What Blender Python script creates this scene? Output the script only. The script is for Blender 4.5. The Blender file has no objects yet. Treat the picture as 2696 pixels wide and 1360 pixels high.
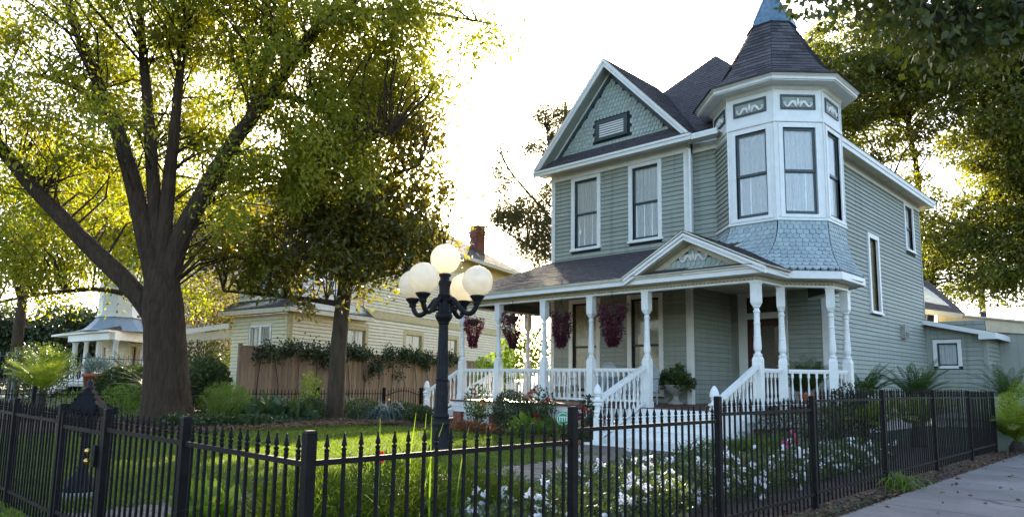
import bpy, math, random
import numpy as np
from mathutils import Vector, Matrix
R = math.radians
random.seed(7)
rng = np.random.default_rng(11)
scene = bpy.context.scene
col = scene.collection

# ---------------------------------------------------------------- camera, sky, sun, exposure
yaw, pit, rol = R(-43.85), R(7.61), R(.86)
F = Vector((math.sin(yaw) * math.cos(pit), math.cos(yaw) * math.cos(pit), math.sin(pit)))
R0 = Vector((math.cos(yaw), -math.sin(yaw), 0))
U0 = R0.cross(F)
RT = R0 * math.cos(rol) + U0 * math.sin(rol)
UP = U0 * math.cos(rol) - R0 * math.sin(rol)
cam = bpy.data.cameras.new("camera")
cam.sensor_width = 36
cam.lens = 25.1
cam.shift_y = 70.65 / 2696
cam.clip_end = 3000
cam_o = bpy.data.objects.new("camera", cam)
col.objects.link(cam_o)
cam_o.matrix_world = Matrix(((RT.x, UP.x, -F.x, 0), (RT.y, UP.y, -F.y, 0), (RT.z, UP.z, -F.z, 1.45), (0, 0, 0, 1)))
scene.camera = cam_o

SUN_AZ, SUN_EL = R(-45.5), R(20.2)          # from +Y towards -X
SD = Vector((math.sin(SUN_AZ) * math.cos(SUN_EL), math.cos(SUN_AZ) * math.cos(SUN_EL), math.sin(SUN_EL)))
world = bpy.data.worlds.new("World")
scene.world = world
world.use_nodes = True
wn = world.node_tree.nodes
sky = wn.new("ShaderNodeTexSky")
sky.sky_type = 'NISHITA'
sky.sun_disc = False
sky.sun_elevation = SUN_EL
sky.sun_rotation = SUN_AZ
sky.air_density = .85
sky.dust_density = 2.3
sky.ozone_density = .7
wn["Background"].inputs[1].default_value = 0.15
world.node_tree.links.new(sky.outputs[0], wn["Background"].inputs[0])
sl = bpy.data.lights.new("sun", 'SUN')
sl.energy = 5.0
sl.angle = R(.6)
sl.color = (1, .86, .62)
so = bpy.data.objects.new("sun", sl)
col.objects.link(so)
so.rotation_euler = SD.to_track_quat('Z', 'Y').to_euler()
so.location = (-20, 20, 30)
scene.view_settings.view_transform = 'Standard'
scene.view_settings.look = 'None'
scene.view_settings.gamma = 1
scene.view_settings.use_curve_mapping = False
scene.view_settings.exposure = 2.38
cy = scene.cycles
cy.max_bounces = 8
cy.diffuse_bounces = 4
cy.transmission_bounces = 4
cy.transparent_max_bounces = 6
cy.sample_clamp_indirect = 6
cy.caustics_reflective = False
cy.caustics_refractive = False

# ---------------------------------------------------------------- materials
MATS = {}
def mat(name, c, rough=.6, var=.12, scale=6., bump=0., bscale=40., spec=.4, c2=None, stretch=(1, 1, 1), metal=0., detail=4, obj=False, trans=0., tcol=None, tint=False, tintc=None, coat=0., bdist=.02):
    """Principled surface with a noise-driven colour variation and fine relief."""
    m = bpy.data.materials.new(name)
    m.use_nodes = True
    nt = m.node_tree
    n, l = nt.nodes, nt.links
    b = n["Principled BSDF"]
    b.inputs["Roughness"].default_value = rough
    b.inputs["Specular IOR Level"].default_value = spec
    b.inputs["Metallic"].default_value = metal
    if coat: b.inputs["Coat Weight"].default_value = coat
    if obj:
        src = n.new("ShaderNodeTexCoord").outputs["Object"]
    else:
        src = n.new("ShaderNodeNewGeometry").outputs["Position"]
    mp = n.new("ShaderNodeMapping")
    mp.inputs["Scale"].default_value = stretch
    l.new(src, mp.inputs[0])
    nz = n.new("ShaderNodeTexNoise")
    nz.inputs["Scale"].default_value = scale
    nz.inputs["Detail"].default_value = detail
    nz.inputs["Roughness"].default_value = .62
    l.new(mp.outputs[0], nz.inputs[0])
    rmp = n.new("ShaderNodeValToRGB")
    e = rmp.color_ramp.elements
    e[0].position, e[1].position = .3, .72
    d = c2 or tuple(x * (1 - 2 * var) for x in c)
    e[0].color = (*[max(0, x) for x in d], 1)
    e[1].color = (*[min(1, x * (1 + (0 if c2 else var))) for x in c], 1)
    l.new(nz.outputs["Fac"], rmp.inputs[0])
    out = rmp.outputs[0]
    if tint:                                   # per-leaf / per-piece variation stored on the mesh
        at = n.new("ShaderNodeAttribute")
        at.attribute_name = "tint"
        mx = n.new("ShaderNodeMix")
        mx.data_type = 'RGBA'
        l.new(at.outputs["Fac"], mx.inputs[0])
        l.new(out, mx.inputs[6])
        mx.inputs[7].default_value = (*(tintc or c), 1)
        out = mx.outputs[2]
    l.new(out, b.inputs["Base Color"])
    if bump:
        n2 = n.new("ShaderNodeTexNoise")
        n2.inputs["Scale"].default_value = bscale
        n2.inputs["Detail"].default_value = 5
        l.new(mp.outputs[0], n2.inputs[0])
        bp = n.new("ShaderNodeBump")
        bp.inputs["Strength"].default_value = min(1, bump)
        bp.inputs["Distance"].default_value = bdist
        l.new(n2.outputs["Fac"], bp.inputs["Height"])
        l.new(bp.outputs[0], b.inputs["Normal"])
    if trans:                                  # thin leaf: part of the light passes through
        tr = n.new("ShaderNodeBsdfTranslucent")
        if tcol:
            mm = n.new("ShaderNodeMix")
            mm.data_type = 'RGBA'
            mm.blend_type = 'MULTIPLY'
            mm.inputs[0].default_value = 1
            l.new(out, mm.inputs[6])
            mm.inputs[7].default_value = (*tcol, 1)
            l.new(mm.outputs[2], tr.inputs[0])
        else:
            l.new(out, tr.inputs[0])
        ms = n.new("ShaderNodeMixShader")
        ms.inputs[0].default_value = trans
        l.new(b.outputs[0], ms.inputs[1])
        l.new(tr.outputs[0], ms.inputs[2])
        l.new(ms.outputs[0], n["Material Output"].inputs[0])
    MATS[name] = m
    return m

def piece_mat(name, c, var=.2, rough=.7, scale=8., bump=.3, bscale=60., c2=None, hue=.0, spec=.35, stretch=(1, 1, 1), stain=None):
    """Material whose tone also changes from piece to piece (object random)."""
    m = mat(name, c, rough, var * .5, scale, bump, bscale, spec, c2=c2, stretch=stretch)
    n, l = m.node_tree.nodes, m.node_tree.links
    b = n["Principled BSDF"]
    src = b.inputs["Base Color"].links[0].from_socket
    oi = n.new("ShaderNodeObjectInfo")
    hs = n.new("ShaderNodeHueSaturation")
    mr = n.new("ShaderNodeMapRange")
    mr.inputs[3].default_value = 1 - var
    mr.inputs[4].default_value = 1 + var
    l.new(oi.outputs["Random"], mr.inputs[0])
    l.new(mr.outputs[0], hs.inputs["Value"])
    if hue:
        m2 = n.new("ShaderNodeMapRange")
        m2.inputs[3].default_value = .5 - hue
        m2.inputs[4].default_value = .5 + hue
        l.new(oi.outputs["Random"], m2.inputs[0])
        l.new(m2.outputs[0], hs.inputs["Hue"])
    l.new(src, hs.inputs["Color"])
    o = hs.outputs[0]
    if stain:                                   # blotchy weathering with its own shape
        tn = n.new("ShaderNodeTexNoise")
        tn.inputs["Scale"].default_value = 1.3
        tn.inputs["Detail"].default_value = 8
        tn.inputs["Roughness"].default_value = .7
        mp2 = n.new("ShaderNodeMapping")
        mp2.inputs["Scale"].default_value = (1, 1, .5)
        l.new(n.new("ShaderNodeNewGeometry").outputs["Position"], mp2.inputs[0])
        l.new(mp2.outputs[0], tn.inputs[0])
        rp = n.new("ShaderNodeValToRGB")
        rp.color_ramp.elements[0].position, rp.color_ramp.elements[1].position = .5, .75
        rp.color_ramp.elements[0].color = (0, 0, 0, 1)
        rp.color_ramp.elements[1].color = (.55, .55, .55, 1)
        l.new(tn.outputs["Fac"], rp.inputs[0])
        mx = n.new("ShaderNodeMix")
        mx.data_type = 'RGBA'
        l.new(rp.outputs[0], mx.inputs[0])
        l.new(o, mx.inputs[6])
        mx.inputs[7].default_value = (*stain, 1)
        o = mx.outputs[2]
        mp3 = n.new("ShaderNodeMapping")         # rain-washed grime streaks
        mp3.inputs["Scale"].default_value = (7, 7, .35)
        l.new(n.new("ShaderNodeNewGeometry").outputs["Position"], mp3.inputs[0])
        t3 = n.new("ShaderNodeTexNoise")
        t3.inputs["Scale"].default_value = 1.
        t3.inputs["Detail"].default_value = 6
        l.new(mp3.outputs[0], t3.inputs[0])
        r3 = n.new("ShaderNodeValToRGB")
        r3.color_ramp.elements[0].position, r3.color_ramp.elements[1].position = .52, .72
        r3.color_ramp.elements[0].color = (0, 0, 0, 1)
        r3.color_ramp.elements[1].color = (.5, .5, .5, 1)
        l.new(t3.outputs["Fac"], r3.inputs[0])
        m3 = n.new("ShaderNodeMix")
        m3.data_type = 'RGBA'
        l.new(r3.outputs[0], m3.inputs[0])
        l.new(o, m3.inputs[6])
        m3.inputs[7].default_value = (.15, .16, .13, 1)
        o = m3.outputs[2]
    l.new(o, b.inputs["Base Color"])
    return m

M = MATS
piece_mat("siding_paint", (.295, .315, .268), .085, .55, 9, .25, 90, stretch=(1, 1, 6), stain=(.30, .29, .215))
piece_mat("shingle_paint", (.36, .41, .365), .10, .6, 14, .3, 120)
piece_mat("skylit_skirt_paint", (.34, .395, .385), .13, .5, 14, .3, 120)  # siding tone with pale blue skylight put into the colour
mat("white_paint", (.78, .77, .73), .45, .07, 5, .12, 60, c2=(.68, .67, .63))
mat("cream_paint", (.60, .53, .38), .55, .08, 5, .1, 60)
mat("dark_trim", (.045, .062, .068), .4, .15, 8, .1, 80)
mat("soffit_paint", (.64, .58, .45), .6, .12, 3, .1, 50)
mat("brown_trim", (.055, .04, .028), .45, .15, 8)
mat("shadow_gap", (.03, .032, .03), .9, .1)
piece_mat("asphalt_shingle", (.115, .108, .112), .34, .9, 30, .5, 220, c2=(.060, .050, .052), spec=.08)
mat("asphalt_courses", (.108, .099, .101), .9, .3, 9, .5, 200, c2=(.058, .053, .056), stretch=(1, 1, 1), detail=8, spec=.08)
mat("copper_patina", (.13, .23, .29), .45, .3, 9, .2, 60, metal=.35, c2=(.07, .11, .14))
mat("bare_wood", (.20, .16, .12), .9, .3, 20, .6, 40)
mat("door_wood", (.075, .02, .01), .35, .3, 12, .1, 40, stretch=(6, 6, 1), coat=.3)
mat("black_iron", (.010, .0085, .0085), .65, .25, 14, .25, 120, spec=.12)
mat("lamp_iron", (.011, .0112, .0135), .55, .3, 10, .3, 90, spec=.2)
mat("porch_floor", (.13, .065, .05), .5, .2, 8, .1, 50)
mat("brick_red", (.24, .085, .05), .85, .3, 25, .5, 80, c2=(.14, .05, .035))
piece_mat("brick", (.32, .11, .07), .25, .85, 25, .5, 90, c2=(.12, .045, .03))
piece_mat("paver", (.19, .16, .125), .22, .85, 12, .5, 90, c2=(.12, .10, .08))
mat("mortar", (.16, .15, .13), .95, .2, 30)
mat("concrete", (.23, .205, .188), .85, .16, .9, .6, 70, c2=(.10, .09, .085), detail=14)
def cracks(m):
    """Thin irregular cracks and damp stains in the concrete."""
    n, l = m.node_tree.nodes, m.node_tree.links
    b = n["Principled BSDF"]
    src = b.inputs["Base Color"].links[0].from_socket
    pos = n.new("ShaderNodeNewGeometry").outputs["Position"]
    nz = n.new("ShaderNodeTexNoise")
    nz.inputs["Scale"].default_value = 2.2
    nz.inputs["Detail"].default_value = 6
    l.new(pos, nz.inputs[0])
    ad = n.new("ShaderNodeVectorMath")
    ad.operation = 'MULTIPLY_ADD'
    l.new(nz.outputs["Color"], ad.inputs[0])
    ad.inputs[1].default_value = (.5, .5, 0)
    l.new(pos, ad.inputs[2])
    vo = n.new("ShaderNodeTexVoronoi")
    vo.feature = 'DISTANCE_TO_EDGE'
    vo.inputs["Scale"].default_value = .38
    l.new(ad.outputs[0], vo.inputs[0])
    rp = n.new("ShaderNodeValToRGB")
    rp.color_ramp.elements[0].position, rp.color_ramp.elements[1].position = .0, .006
    rp.color_ramp.elements[0].color = (.25, .22, .2, 1)
    rp.color_ramp.elements[1].color = (1, 1, 1, 1)
    l.new(vo.outputs[0], rp.inputs[0])
    mx = n.new("ShaderNodeMix")
    mx.data_type = 'RGBA'
    mx.blend_type = 'MULTIPLY'
    mx.inputs[0].default_value = 1
    l.new(src, mx.inputs[6])
    l.new(rp.outputs[0], mx.inputs[7])
    l.new(mx.outputs[2], b.inputs["Base Color"])
cracks(M["concrete"])
mat("soil", (.055, .038, .026), .95, .3, 8, .8, 40, c2=(.028, .019, .013))
mat("mulch", (.075, .042, .028), .95, .3, 14, 1., 40, c2=(.035, .02, .014))
mat("lawn_ground", (.028, .042, .012), .95, .3, 5, .8, 40)
mat("stone", (.38, .36, .32), .85, .2, 12, .5, 60, c2=(.26, .24, .2))
mat("brass", (.65, .42, .12), .3, .1, 9, metal=1.)
mat("wicker", (.42, .46, .47), .6, .15, 30, .3, 90)
mat("terracotta", (.42, .12, .055), .8, .15, 9, .2, 50)
mat("lace", (.95, .95, .92), .9, .22, 26, .5, 60, c2=(.68, .70, .70), stretch=(2.2, 2.2, .4), detail=8)
mat("drape", (.62, .56, .42), .9, .1, 9, .2, 50, c2=(.48, .42, .30))
mat("stained_glass", (.26, .17, .05), .25, .3, 12, .2, 30, c2=(.06, .045, .02), spec=.6)
mat("pattern_glass", (.12, .10, .06), .2, .3, 30, .4, 50, c2=(.04, .035, .025), spec=.6)
mat("globe_glass", (.92, .91, .87), .15, .05, 6, .02, 30, c2=(.80, .77, .70), trans=.6, tcol=(1, .95, .84), spec=.5)
piece_mat("cedar", (.33, .22, .14), .24, .85, 6, .4, 60, c2=(.18, .12, .08), stretch=(7, 7, .6))
mat("cream_siding", (.70, .61, .42), .6, .06, 4, .15, 60)
mat("yellow_trim", (.50, .40, .19), .6, .1, 5, .1, 50)
mat("yellow_wall", (.52, .36, .12), .6, .08, 5, .1, 50)
mat("peach_siding", (.52, .41, .34), .6, .06, 4, .1, 60)
mat("pale_blue_shingle", (.34, .42, .50), .6, .15, 16, .2, 90)
mat("sign_green", (.01, .30, .12), .4, .05, 5)
mat("sign_white", (.8, .8, .8), .4, .02, 5)
mat("lens_glass", (.6, .5, .4), .2, .1, 9)
mat("blue_steel", (.10, .14, .18), .5, .15, 9)
mat("pole_wood", (.06, .07, .09), .8, .2, 6)
def glass(name, tint, rough=.05):
    m = bpy.data.materials.new(name)
    m.use_nodes = True
    n, l = m.node_tree.nodes, m.node_tree.links
    g = n.new("ShaderNodeBsdfGlossy")
    g.inputs["Roughness"].default_value = rough
    t = n.new("ShaderNodeBsdfTransparent")
    t.inputs[0].default_value = (*tint, 1)
    fr = n.new("ShaderNodeFresnel")
    fr.inputs[0].default_value = 1.45
    nz = n.new("ShaderNodeTexNoise")
    nz.inputs["Scale"].default_value = 2.5
    bp = n.new("ShaderNodeBump")
    bp.inputs["Strength"].default_value = .12
    bp.inputs["Distance"].default_value = .02
    l.new(n.new("ShaderNodeNewGeometry").outputs["Position"], nz.inputs[0])
    l.new(nz.outputs["Fac"], bp.inputs["Height"])
    l.new(bp.outputs[0], g.inputs["Normal"])
    ms = n.new("ShaderNodeMixShader")
    ad = n.new("ShaderNodeMath")
    ad.operation = 'ADD'
    ad.inputs[1].default_value = .03
    l.new(fr.outputs[0], ad.inputs[0])
    l.new(ad.outputs[0], ms.inputs[0])
    l.new(t.outputs[0], ms.inputs[1])
    l.new(g.outputs[0], ms.inputs[2])
    l.new(ms.outputs[0], n["Material Output"].inputs[0])
    MATS[name] = m
glass("window_glass", (.98, .99, .99))
# foliage
LEAF = dict(rough=.5, var=.25, scale=1.2, trans=.46, tint=True, spec=.3)
mat("oak_leaf", (.098, .165, .018), tcol=(1.65, 1.65, .45), tintc=(.26, .235, .024), **LEAF)
mat("oak_leaf_far", (.07, .10, .016), tcol=(1.7, 1.7, .6), tintc=(.15, .13, .02), **LEAF)
mat("maple_leaf", (.11, .19, .02), tcol=(1.7, 1.7, .45), tintc=(.26, .23, .02), **LEAF)
mat("magnolia_leaf", (.050, .080, .024), rough=.3, var=.25, scale=1.5, trans=.45, tcol=(2.5, 2.2, .5), tint=True, tintc=(.15, .13, .026), spec=.45)
mat("live_oak_leaf", (.042, .068, .020), rough=.4, var=.3, scale=.9, trans=.5, tcol=(2.4, 2.2, .55), tint=True, tintc=(.125, .135, .024), spec=.4)
mat("near_leaf", (.034, .060, .018), rough=.45, var=.3, scale=.9, trans=.4, tcol=(1.8, 1.8, .6), tint=True, tintc=(.075, .085, .02), spec=.4)
mat("cedar_leaf", (.075, .085, .04), rough=.6, var=.3, scale=.6, trans=.5, tcol=(1.6, 1.5, .8), tint=True, tintc=(.13, .115, .045))
mat("dark_leaf", (.025, .042, .018), rough=.45, var=.3, scale=2, trans=.25, tcol=(2, 2, .8), tint=True, tintc=(.05, .075, .022))
mat("hedge_leaf", (.035, .06, .022), rough=.45, var=.3, scale=2, trans=.3, tcol=(2, 2, .8), tint=True, tintc=(.08, .11, .03))
mat("lime_leaf", (.10, .19, .02), rough=.5, var=.2, scale=3, trans=.45, tcol=(1.8, 1.7, .7), tint=True, tintc=(.17, .24, .03))
mat("fern_leaf", (.07, .135, .02), rough=.5, var=.2, scale=3, trans=.45, tcol=(1.8, 1.7, .7), tint=True, tintc=(.13, .19, .03))
mat("palm_leaf", (.035, .065, .03), rough=.4, var=.2, scale=3, trans=.3, tcol=(1.8, 1.8, .8), tint=True, tintc=(.07, .11, .03))
mat("sago_lime", (.13, .19, .02), rough=.4, var=.2, scale=3, trans=.35, tcol=(1.8, 1.8, .8), tint=True, tintc=(.2, .24, .03))
mat("blue_grass_leaf", (.12, .20, .19), rough=.5, var=.2, scale=3, trans=.3, tint=True, tintc=(.2, .28, .26))
mat("purple_leaf", (.065, .013, .022), rough=.45, var=.3, scale=9, trans=.3, tcol=(2.2, 1.2, 1.2), tint=True, tintc=(.12, .025, .05))
mat("red_leaf", (.15, .055, .035), rough=.5, var=.3, scale=9, trans=.4, tcol=(1.8, 1.4, 1), tint=True, tintc=(.22, .13, .05))
mat("grass_blade", (.062, .110, .011), rough=.5, var=.22, scale=2.2, trans=.45, tcol=(1.9, 1.8, .6), tint=True, tintc=(.13, .18, .018))
mat("wispy_leaf", (.036, .062, .014), rough=.8, var=.2, scale=3, trans=.35, tcol=(1.8, 1.7, .5), tint=True, tintc=(.10, .14, .02), spec=.05)
mat("white_petal", (.80, .80, .82), rough=.6, var=.04, scale=9, trans=.3)
mat("red_petal", (.55, .02, .03), rough=.6, var=.15, scale=9, trans=.3)
mat("pink_petal", (.70, .10, .25), rough=.6, var=.1, scale=9, trans=.3)
mat("oak_bark", (.070, .041, .021), .95, .3, 6, 1., 14, c2=(.018, .010, .005), stretch=(2.4, 2.4, .4), detail=10, bdist=.06)
mat("grey_bark", (.085, .056, .032), .95, .3, 5, .8, 20, c2=(.032, .021, .012), stretch=(2, 2, .5), detail=8, bdist=.03)
mat("dark_bark", (.045, .036, .028), .95, .3, 5, .7, 26)

# ---------------------------------------------------------------- mesh helpers
class MB:
    def __init__(s): s.v, s.f = [], []
    def add(s, vs, fs):
        o = len(s.v)
        s.v += [tuple(v) for v in vs]
        s.f += [tuple(i + o for i in f) for f in fs]
        return s
    def box(s, x0, y0, z0, x1, y1, z1):
        return s.add([(x0, y0, z0), (x1, y0, z0), (x1, y1, z0), (x0, y1, z0), (x0, y0, z1), (x1, y0, z1), (x1, y1, z1), (x0, y1, z1)],
                     [(0, 3, 2, 1), (4, 5, 6, 7), (0, 1, 5, 4), (1, 2, 6, 5), (2, 3, 7, 6), (3, 0, 4, 7)])
    def beam(s, a, b, w, h, up=(0, 0, 1)):
        """Rectangular bar from a to b, w across and h along up."""
        a, b, up = Vector(a), Vector(b), Vector(up)
        d = (b - a).normalized()
        x = d.cross(up)
        if x.length < 1e-4: x = d.cross(Vector((0, 1, 0)))
        x.normalize()
        y = x.cross(d).normalized()
        x, y = x * (w / 2), y * (h / 2)
        vs = []
        for p in (a, b): vs += [p - x - y, p + x - y, p + x + y, p - x + y]
        return s.add(vs, [(0, 1, 2, 3), (7, 6, 5, 4), (0, 4, 5, 1), (1, 5, 6, 2), (2, 6, 7, 3), (3, 7, 4, 0)])
    def prism(s, poly, z0, z1):
        n = len(poly)
        return s.add([(x, y, z0) for x, y in poly] + [(x, y, z1) for x, y in poly],
                     [tuple(range(n - 1, -1, -1)), tuple(range(n, 2 * n))] + [(i, (i + 1) % n, n + (i + 1) % n, n + i) for i in range(n)])
    def extr(s, poly, o, ax, ay, d):
        """Extrude a 2D polygon drawn in the plane (o, ax, ay) by the vector d."""
        o, ax, ay, d = Vector(o), Vector(ax), Vector(ay), Vector(d)
        n = len(poly)
        vs = [o + ax * p[0] + ay * p[1] for p in poly]
        vs += [v + d for v in vs]
        return s.add(vs, [tuple(range(n - 1, -1, -1)), tuple(range(n, 2 * n))] + [(i, (i + 1) % n, n + (i + 1) % n, n + i) for i in range(n)])
    def quad(s, a, b, c, d): return s.add([a, b, c, d], [(0, 1, 2, 3)])
    def tri(s, a, b, c): return s.add([a, b, c], [(0, 1, 2)])
    def slab(s, pts, t):
        """Flat polygon in space given thickness t downwards along its normal."""
        p = [Vector(q) for q in pts]
        nn = (p[1] - p[0]).cross(p[-1] - p[0]).normalized()
        n = len(p)
        return s.add(p + [q - nn * t for q in p], [tuple(range(n)), tuple(range(2 * n - 1, n - 1, -1))] + [(i, n + i, n + (i + 1) % n, (i + 1) % n) for i in range(n)])
    def lathe(s, prof, c=(0, 0, 0), seg=16, cap=True):
        n = len(prof)
        vs, fs = [], []
        for r, z in prof:
            for k in range(seg):
                a = 2 * math.pi * k / seg
                vs.append((c[0] + r * math.cos(a), c[1] + r * math.sin(a), c[2] + z))
        for i in range(n - 1):
            for k in range(seg):
                fs.append((i * seg + k, i * seg + (k + 1) % seg, (i + 1) * seg + (k + 1) % seg, (i + 1) * seg + k))
        if cap:
            fs.append(tuple(range(seg - 1, -1, -1)))
            fs.append(tuple((n - 1) * seg + k for k in range(seg)))
        return s.add(vs, fs)
    def tube(s, pts, rad, seg=8, cap=True, rough=0, ridge=None):
        pts = [Vector(p) for p in pts]
        n = len(pts)
        if not hasattr(rad, '__len__'): rad = [rad] * n
        vs, fs = [], []
        prev = None
        for i, p in enumerate(pts):
            d = (pts[min(i + 1, n - 1)] - pts[max(i - 1, 0)]).normalized()
            if prev is None:
                x = d.cross(Vector((0, 0, 1)))
                if x.length < .1: x = d.cross(Vector((0, 1, 0)))
            else:
                x = prev - d * prev.dot(d)
            x.normalize()
            prev = x
            y = d.cross(x)
            for k in range(seg):
                a = 2 * math.pi * k / seg
                r = rad[i] * (1 + (rough * math.sin(3 * a + i * .7) * .5 + rough * random.uniform(-1, 1) * .5 if rough else 0))
                if ridge:                       # furrowed bark
                    w_ = math.sin(a * ridge[0] + 1.3 * math.sin(i * .21 + a * 2) + .9 * math.sin(i * .47 + a * 5))
                    r *= 1 + ridge[1] * (abs(w_) ** .6 - .6 + .35 * math.sin(i * .9 + a * 9) * math.sin(a * 4 + i * .3))
                vs.append(p + x * (r * math.cos(a)) + y * (r * math.sin(a)))
        for i in range(n - 1):
            for k in range(seg):
                fs.append((i * seg + k, i * seg + (k + 1) % seg, (i + 1) * seg + (k + 1) % seg, (i + 1) * seg + k))
        if cap:
            fs.append(tuple(range(seg - 1, -1, -1)))
            fs.append(tuple((n - 1) * seg + k for k in range(seg)))
        return s.add(vs, fs)
    def sphere(s, c, r, seg=16, ring=10):
        prof = [(max(.001, r * math.sin(math.pi * i / ring)), -r * math.cos(math.pi * i / ring)) for i in range(ring + 1)]
        return s.lathe(prof, c, seg)
    def mesh(s, name, material, smooth=False):
        me = bpy.data.meshes.new(name)
        me.from_pydata(s.v, [], s.f)
        me.materials.append(M[material] if isinstance(material, str) else material)
        if smooth: me.shade_smooth()
        me.update()
        return me
    def build(s, name, material, parent=None, smooth=False, kind=None, label=None):
        return link(s.mesh(name, material, smooth), name, parent, kind, label)

ORIG = {}
def link(me, name, parent=None, kind=None, label=None, mw=None):
    """Link a mesh object. Geometry is in world coordinates; a parent Empty standing elsewhere is compensated."""
    o = bpy.data.objects.new(name, me)
    col.objects.link(o)
    if parent is not None:
        o.parent = parent
        if parent.name in ORIG: o.matrix_parent_inverse = Matrix.Translation(-Vector(ORIG[parent.name]))
    if mw is not None: o.matrix_basis = mw
    if kind: o["kind"] = kind
    if label: o["label"] = label
    return o
def tag(o, label, cat, group=None):
    o["label"] = label
    o["category"] = cat
    if group: o["group"] = group
    return o
def thing(name, label, cat, loc, group=None, worldcoords=True):
    """Empty at the base of a thing. Parts are given in world coordinates, or local ones for things that get copied."""
    o = bpy.data.objects.new(name, None)
    col.objects.link(o)
    o.empty_display_size = .3
    o.location = loc
    if worldcoords: ORIG[o.name] = loc
    return tag(o, label, cat, group)
def copy_tree(o, parent=None):
    c = o.copy()
    col.objects.link(c)
    c.parent = parent
    for ch in o.children: copy_tree(ch, c)
    return c
def struct(name, mb, material, smooth=False):
    o = mb.build(name, material, None, smooth)
    o["kind"] = "structure"
    return o

# ---- foliage: every leaf is a small folded blade; all leaves of one crown form one part
def leaf_mesh(name, material, P, D, L, Wd, fold=.25, tint=None, curl=.0):
    """P base points, D unit directions, L lengths, Wd half widths (numpy arrays)."""
    n = len(P)
    rnd = rng.normal(size=(n, 3))
    S = np.cross(D, rnd)
    S /= np.linalg.norm(S, axis=1)[:, None] + 1e-9
    Nn = np.cross(S, D)
    L = np.broadcast_to(np.asarray(L, float), (n,))[:, None]
    Wd = np.broadcast_to(np.asarray(Wd, float), (n,))[:, None]
    mid = P + D * L * .45 + Nn * Wd * fold
    v = np.empty((n, 4, 3))
    v[:, 0] = P
    v[:, 1] = mid + S * Wd
    v[:, 2] = P + D * L - Nn * L * curl
    v[:, 3] = mid - S * Wd
    return quads(name, material, v, tint)
def quads(name, material, v, tint=None):
    n = len(v)
    me = bpy.data.meshes.new(name)
    me.vertices.add(n * 4)
    me.vertices.foreach_set("co", v.reshape(-1).astype(np.float32))
    me.loops.add(n * 4)
    me.loops.foreach_set("vertex_index", np.arange(n * 4, dtype=np.int32))
    me.polygons.add(n)
    me.polygons.foreach_set("loop_start", np.arange(0, n * 4, 4, dtype=np.int32))
    me.polygons.foreach_set("loop_total", np.full(n, 4, dtype=np.int32))
    me.materials.append(M[material])
    at = me.attributes.new("tint", 'FLOAT', 'FACE')
    t = rng.random(n) ** 1.5 if tint is None else tint
    at.data.foreach_set("value", np.clip(t, 0, 1).astype(np.float32))
    me.update()
    me.validate()
    return me
def unit(a): return a / (np.linalg.norm(a, axis=1)[:, None] + 1e-9)
def cluster_leaves(C, spread, per, down=.25):
    """Leaf bases and directions around cluster centres C (k,3)."""
    k = len(C)
    sp = np.broadcast_to(np.asarray(spread, float), (k,)) if np.ndim(spread) < 2 else spread
    off = rng.normal(size=(k, per, 3))
    off *= (sp[:, None, None] if sp.ndim == 1 else sp[:, None, :]) * .62
    P = (C[:, None, :] + off).reshape(-1, 3)
    D = unit(off.reshape(-1, 3) * .6 + rng.normal(size=(k * per, 3)) * .5 + np.array([0, 0, -down]))
    return P, D
def in_ellipsoids(E, n, shell=.35):
    """Random points in a list of ellipsoids (cx,cy,cz,rx,ry,rz), denser near the surface."""
    E = np.array(E, float)
    vol = E[:, 3] * E[:, 4] * E[:, 5]
    k = rng.choice(len(E), n, p=vol / vol.sum())
    d = unit(rng.normal(size=(n, 3)))
    r = rng.random(n)[:, None] ** shell
    return E[k, :3] + d * r * E[k, 3:]
def nearest(pts, p):
    d = np.linalg.norm(pts - p, axis=1)
    return pts[int(np.argmin(d))]
def twig_tubes(mb, limbs, centres, r0=.03, sag=.1, seg=5):
    """A thin branch from the closest limb point to every foliage cluster."""
    allp = np.array([p for l_ in limbs for p in l_])
    for c in centres:
        if rng.random() < .35: continue
        a = nearest(allp, c - np.array([0, 0, .5 + 1.3 * rng.random()]) + rng.normal(size=3) * .35)
        v = c - a
        L = float(np.linalg.norm(v))
        if L < .15: continue
        m1 = a + v * .35 + np.array([0, 0, L * sag]) + rng.normal(size=3) * L * .05
        m2 = a + v * .7 + np.array([0, 0, L * sag]) + rng.normal(size=3) * L * .05
        k = min(1.6, .6 + L * .25)
        mb.tube([a, m1, m2, c], [r0 * k, r0 * k * .7, r0 * k * .45, .006], seg, cap=False)
def densify(poly, step=.4):
    out = []
    for a, b in zip(poly[:-1], poly[1:]):
        a, b = np.array(a, float), np.array(b, float)
        n = max(1, int(np.linalg.norm(b - a) / step))
        for i in range(n): out.append(a + (b - a) * i / n)
    out.append(np.array(poly[-1], float))
    return out
def smooth_line(poly, it=2):
    p = [np.array(q, float) for q in poly]
    for _ in range(it):
        q = [p[0]]
        for a, b in zip(p[:-1], p[1:]): q += [a * .75 + b * .25, a * .25 + b * .75]
        q.append(p[-1])
        p = q
    return p
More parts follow.
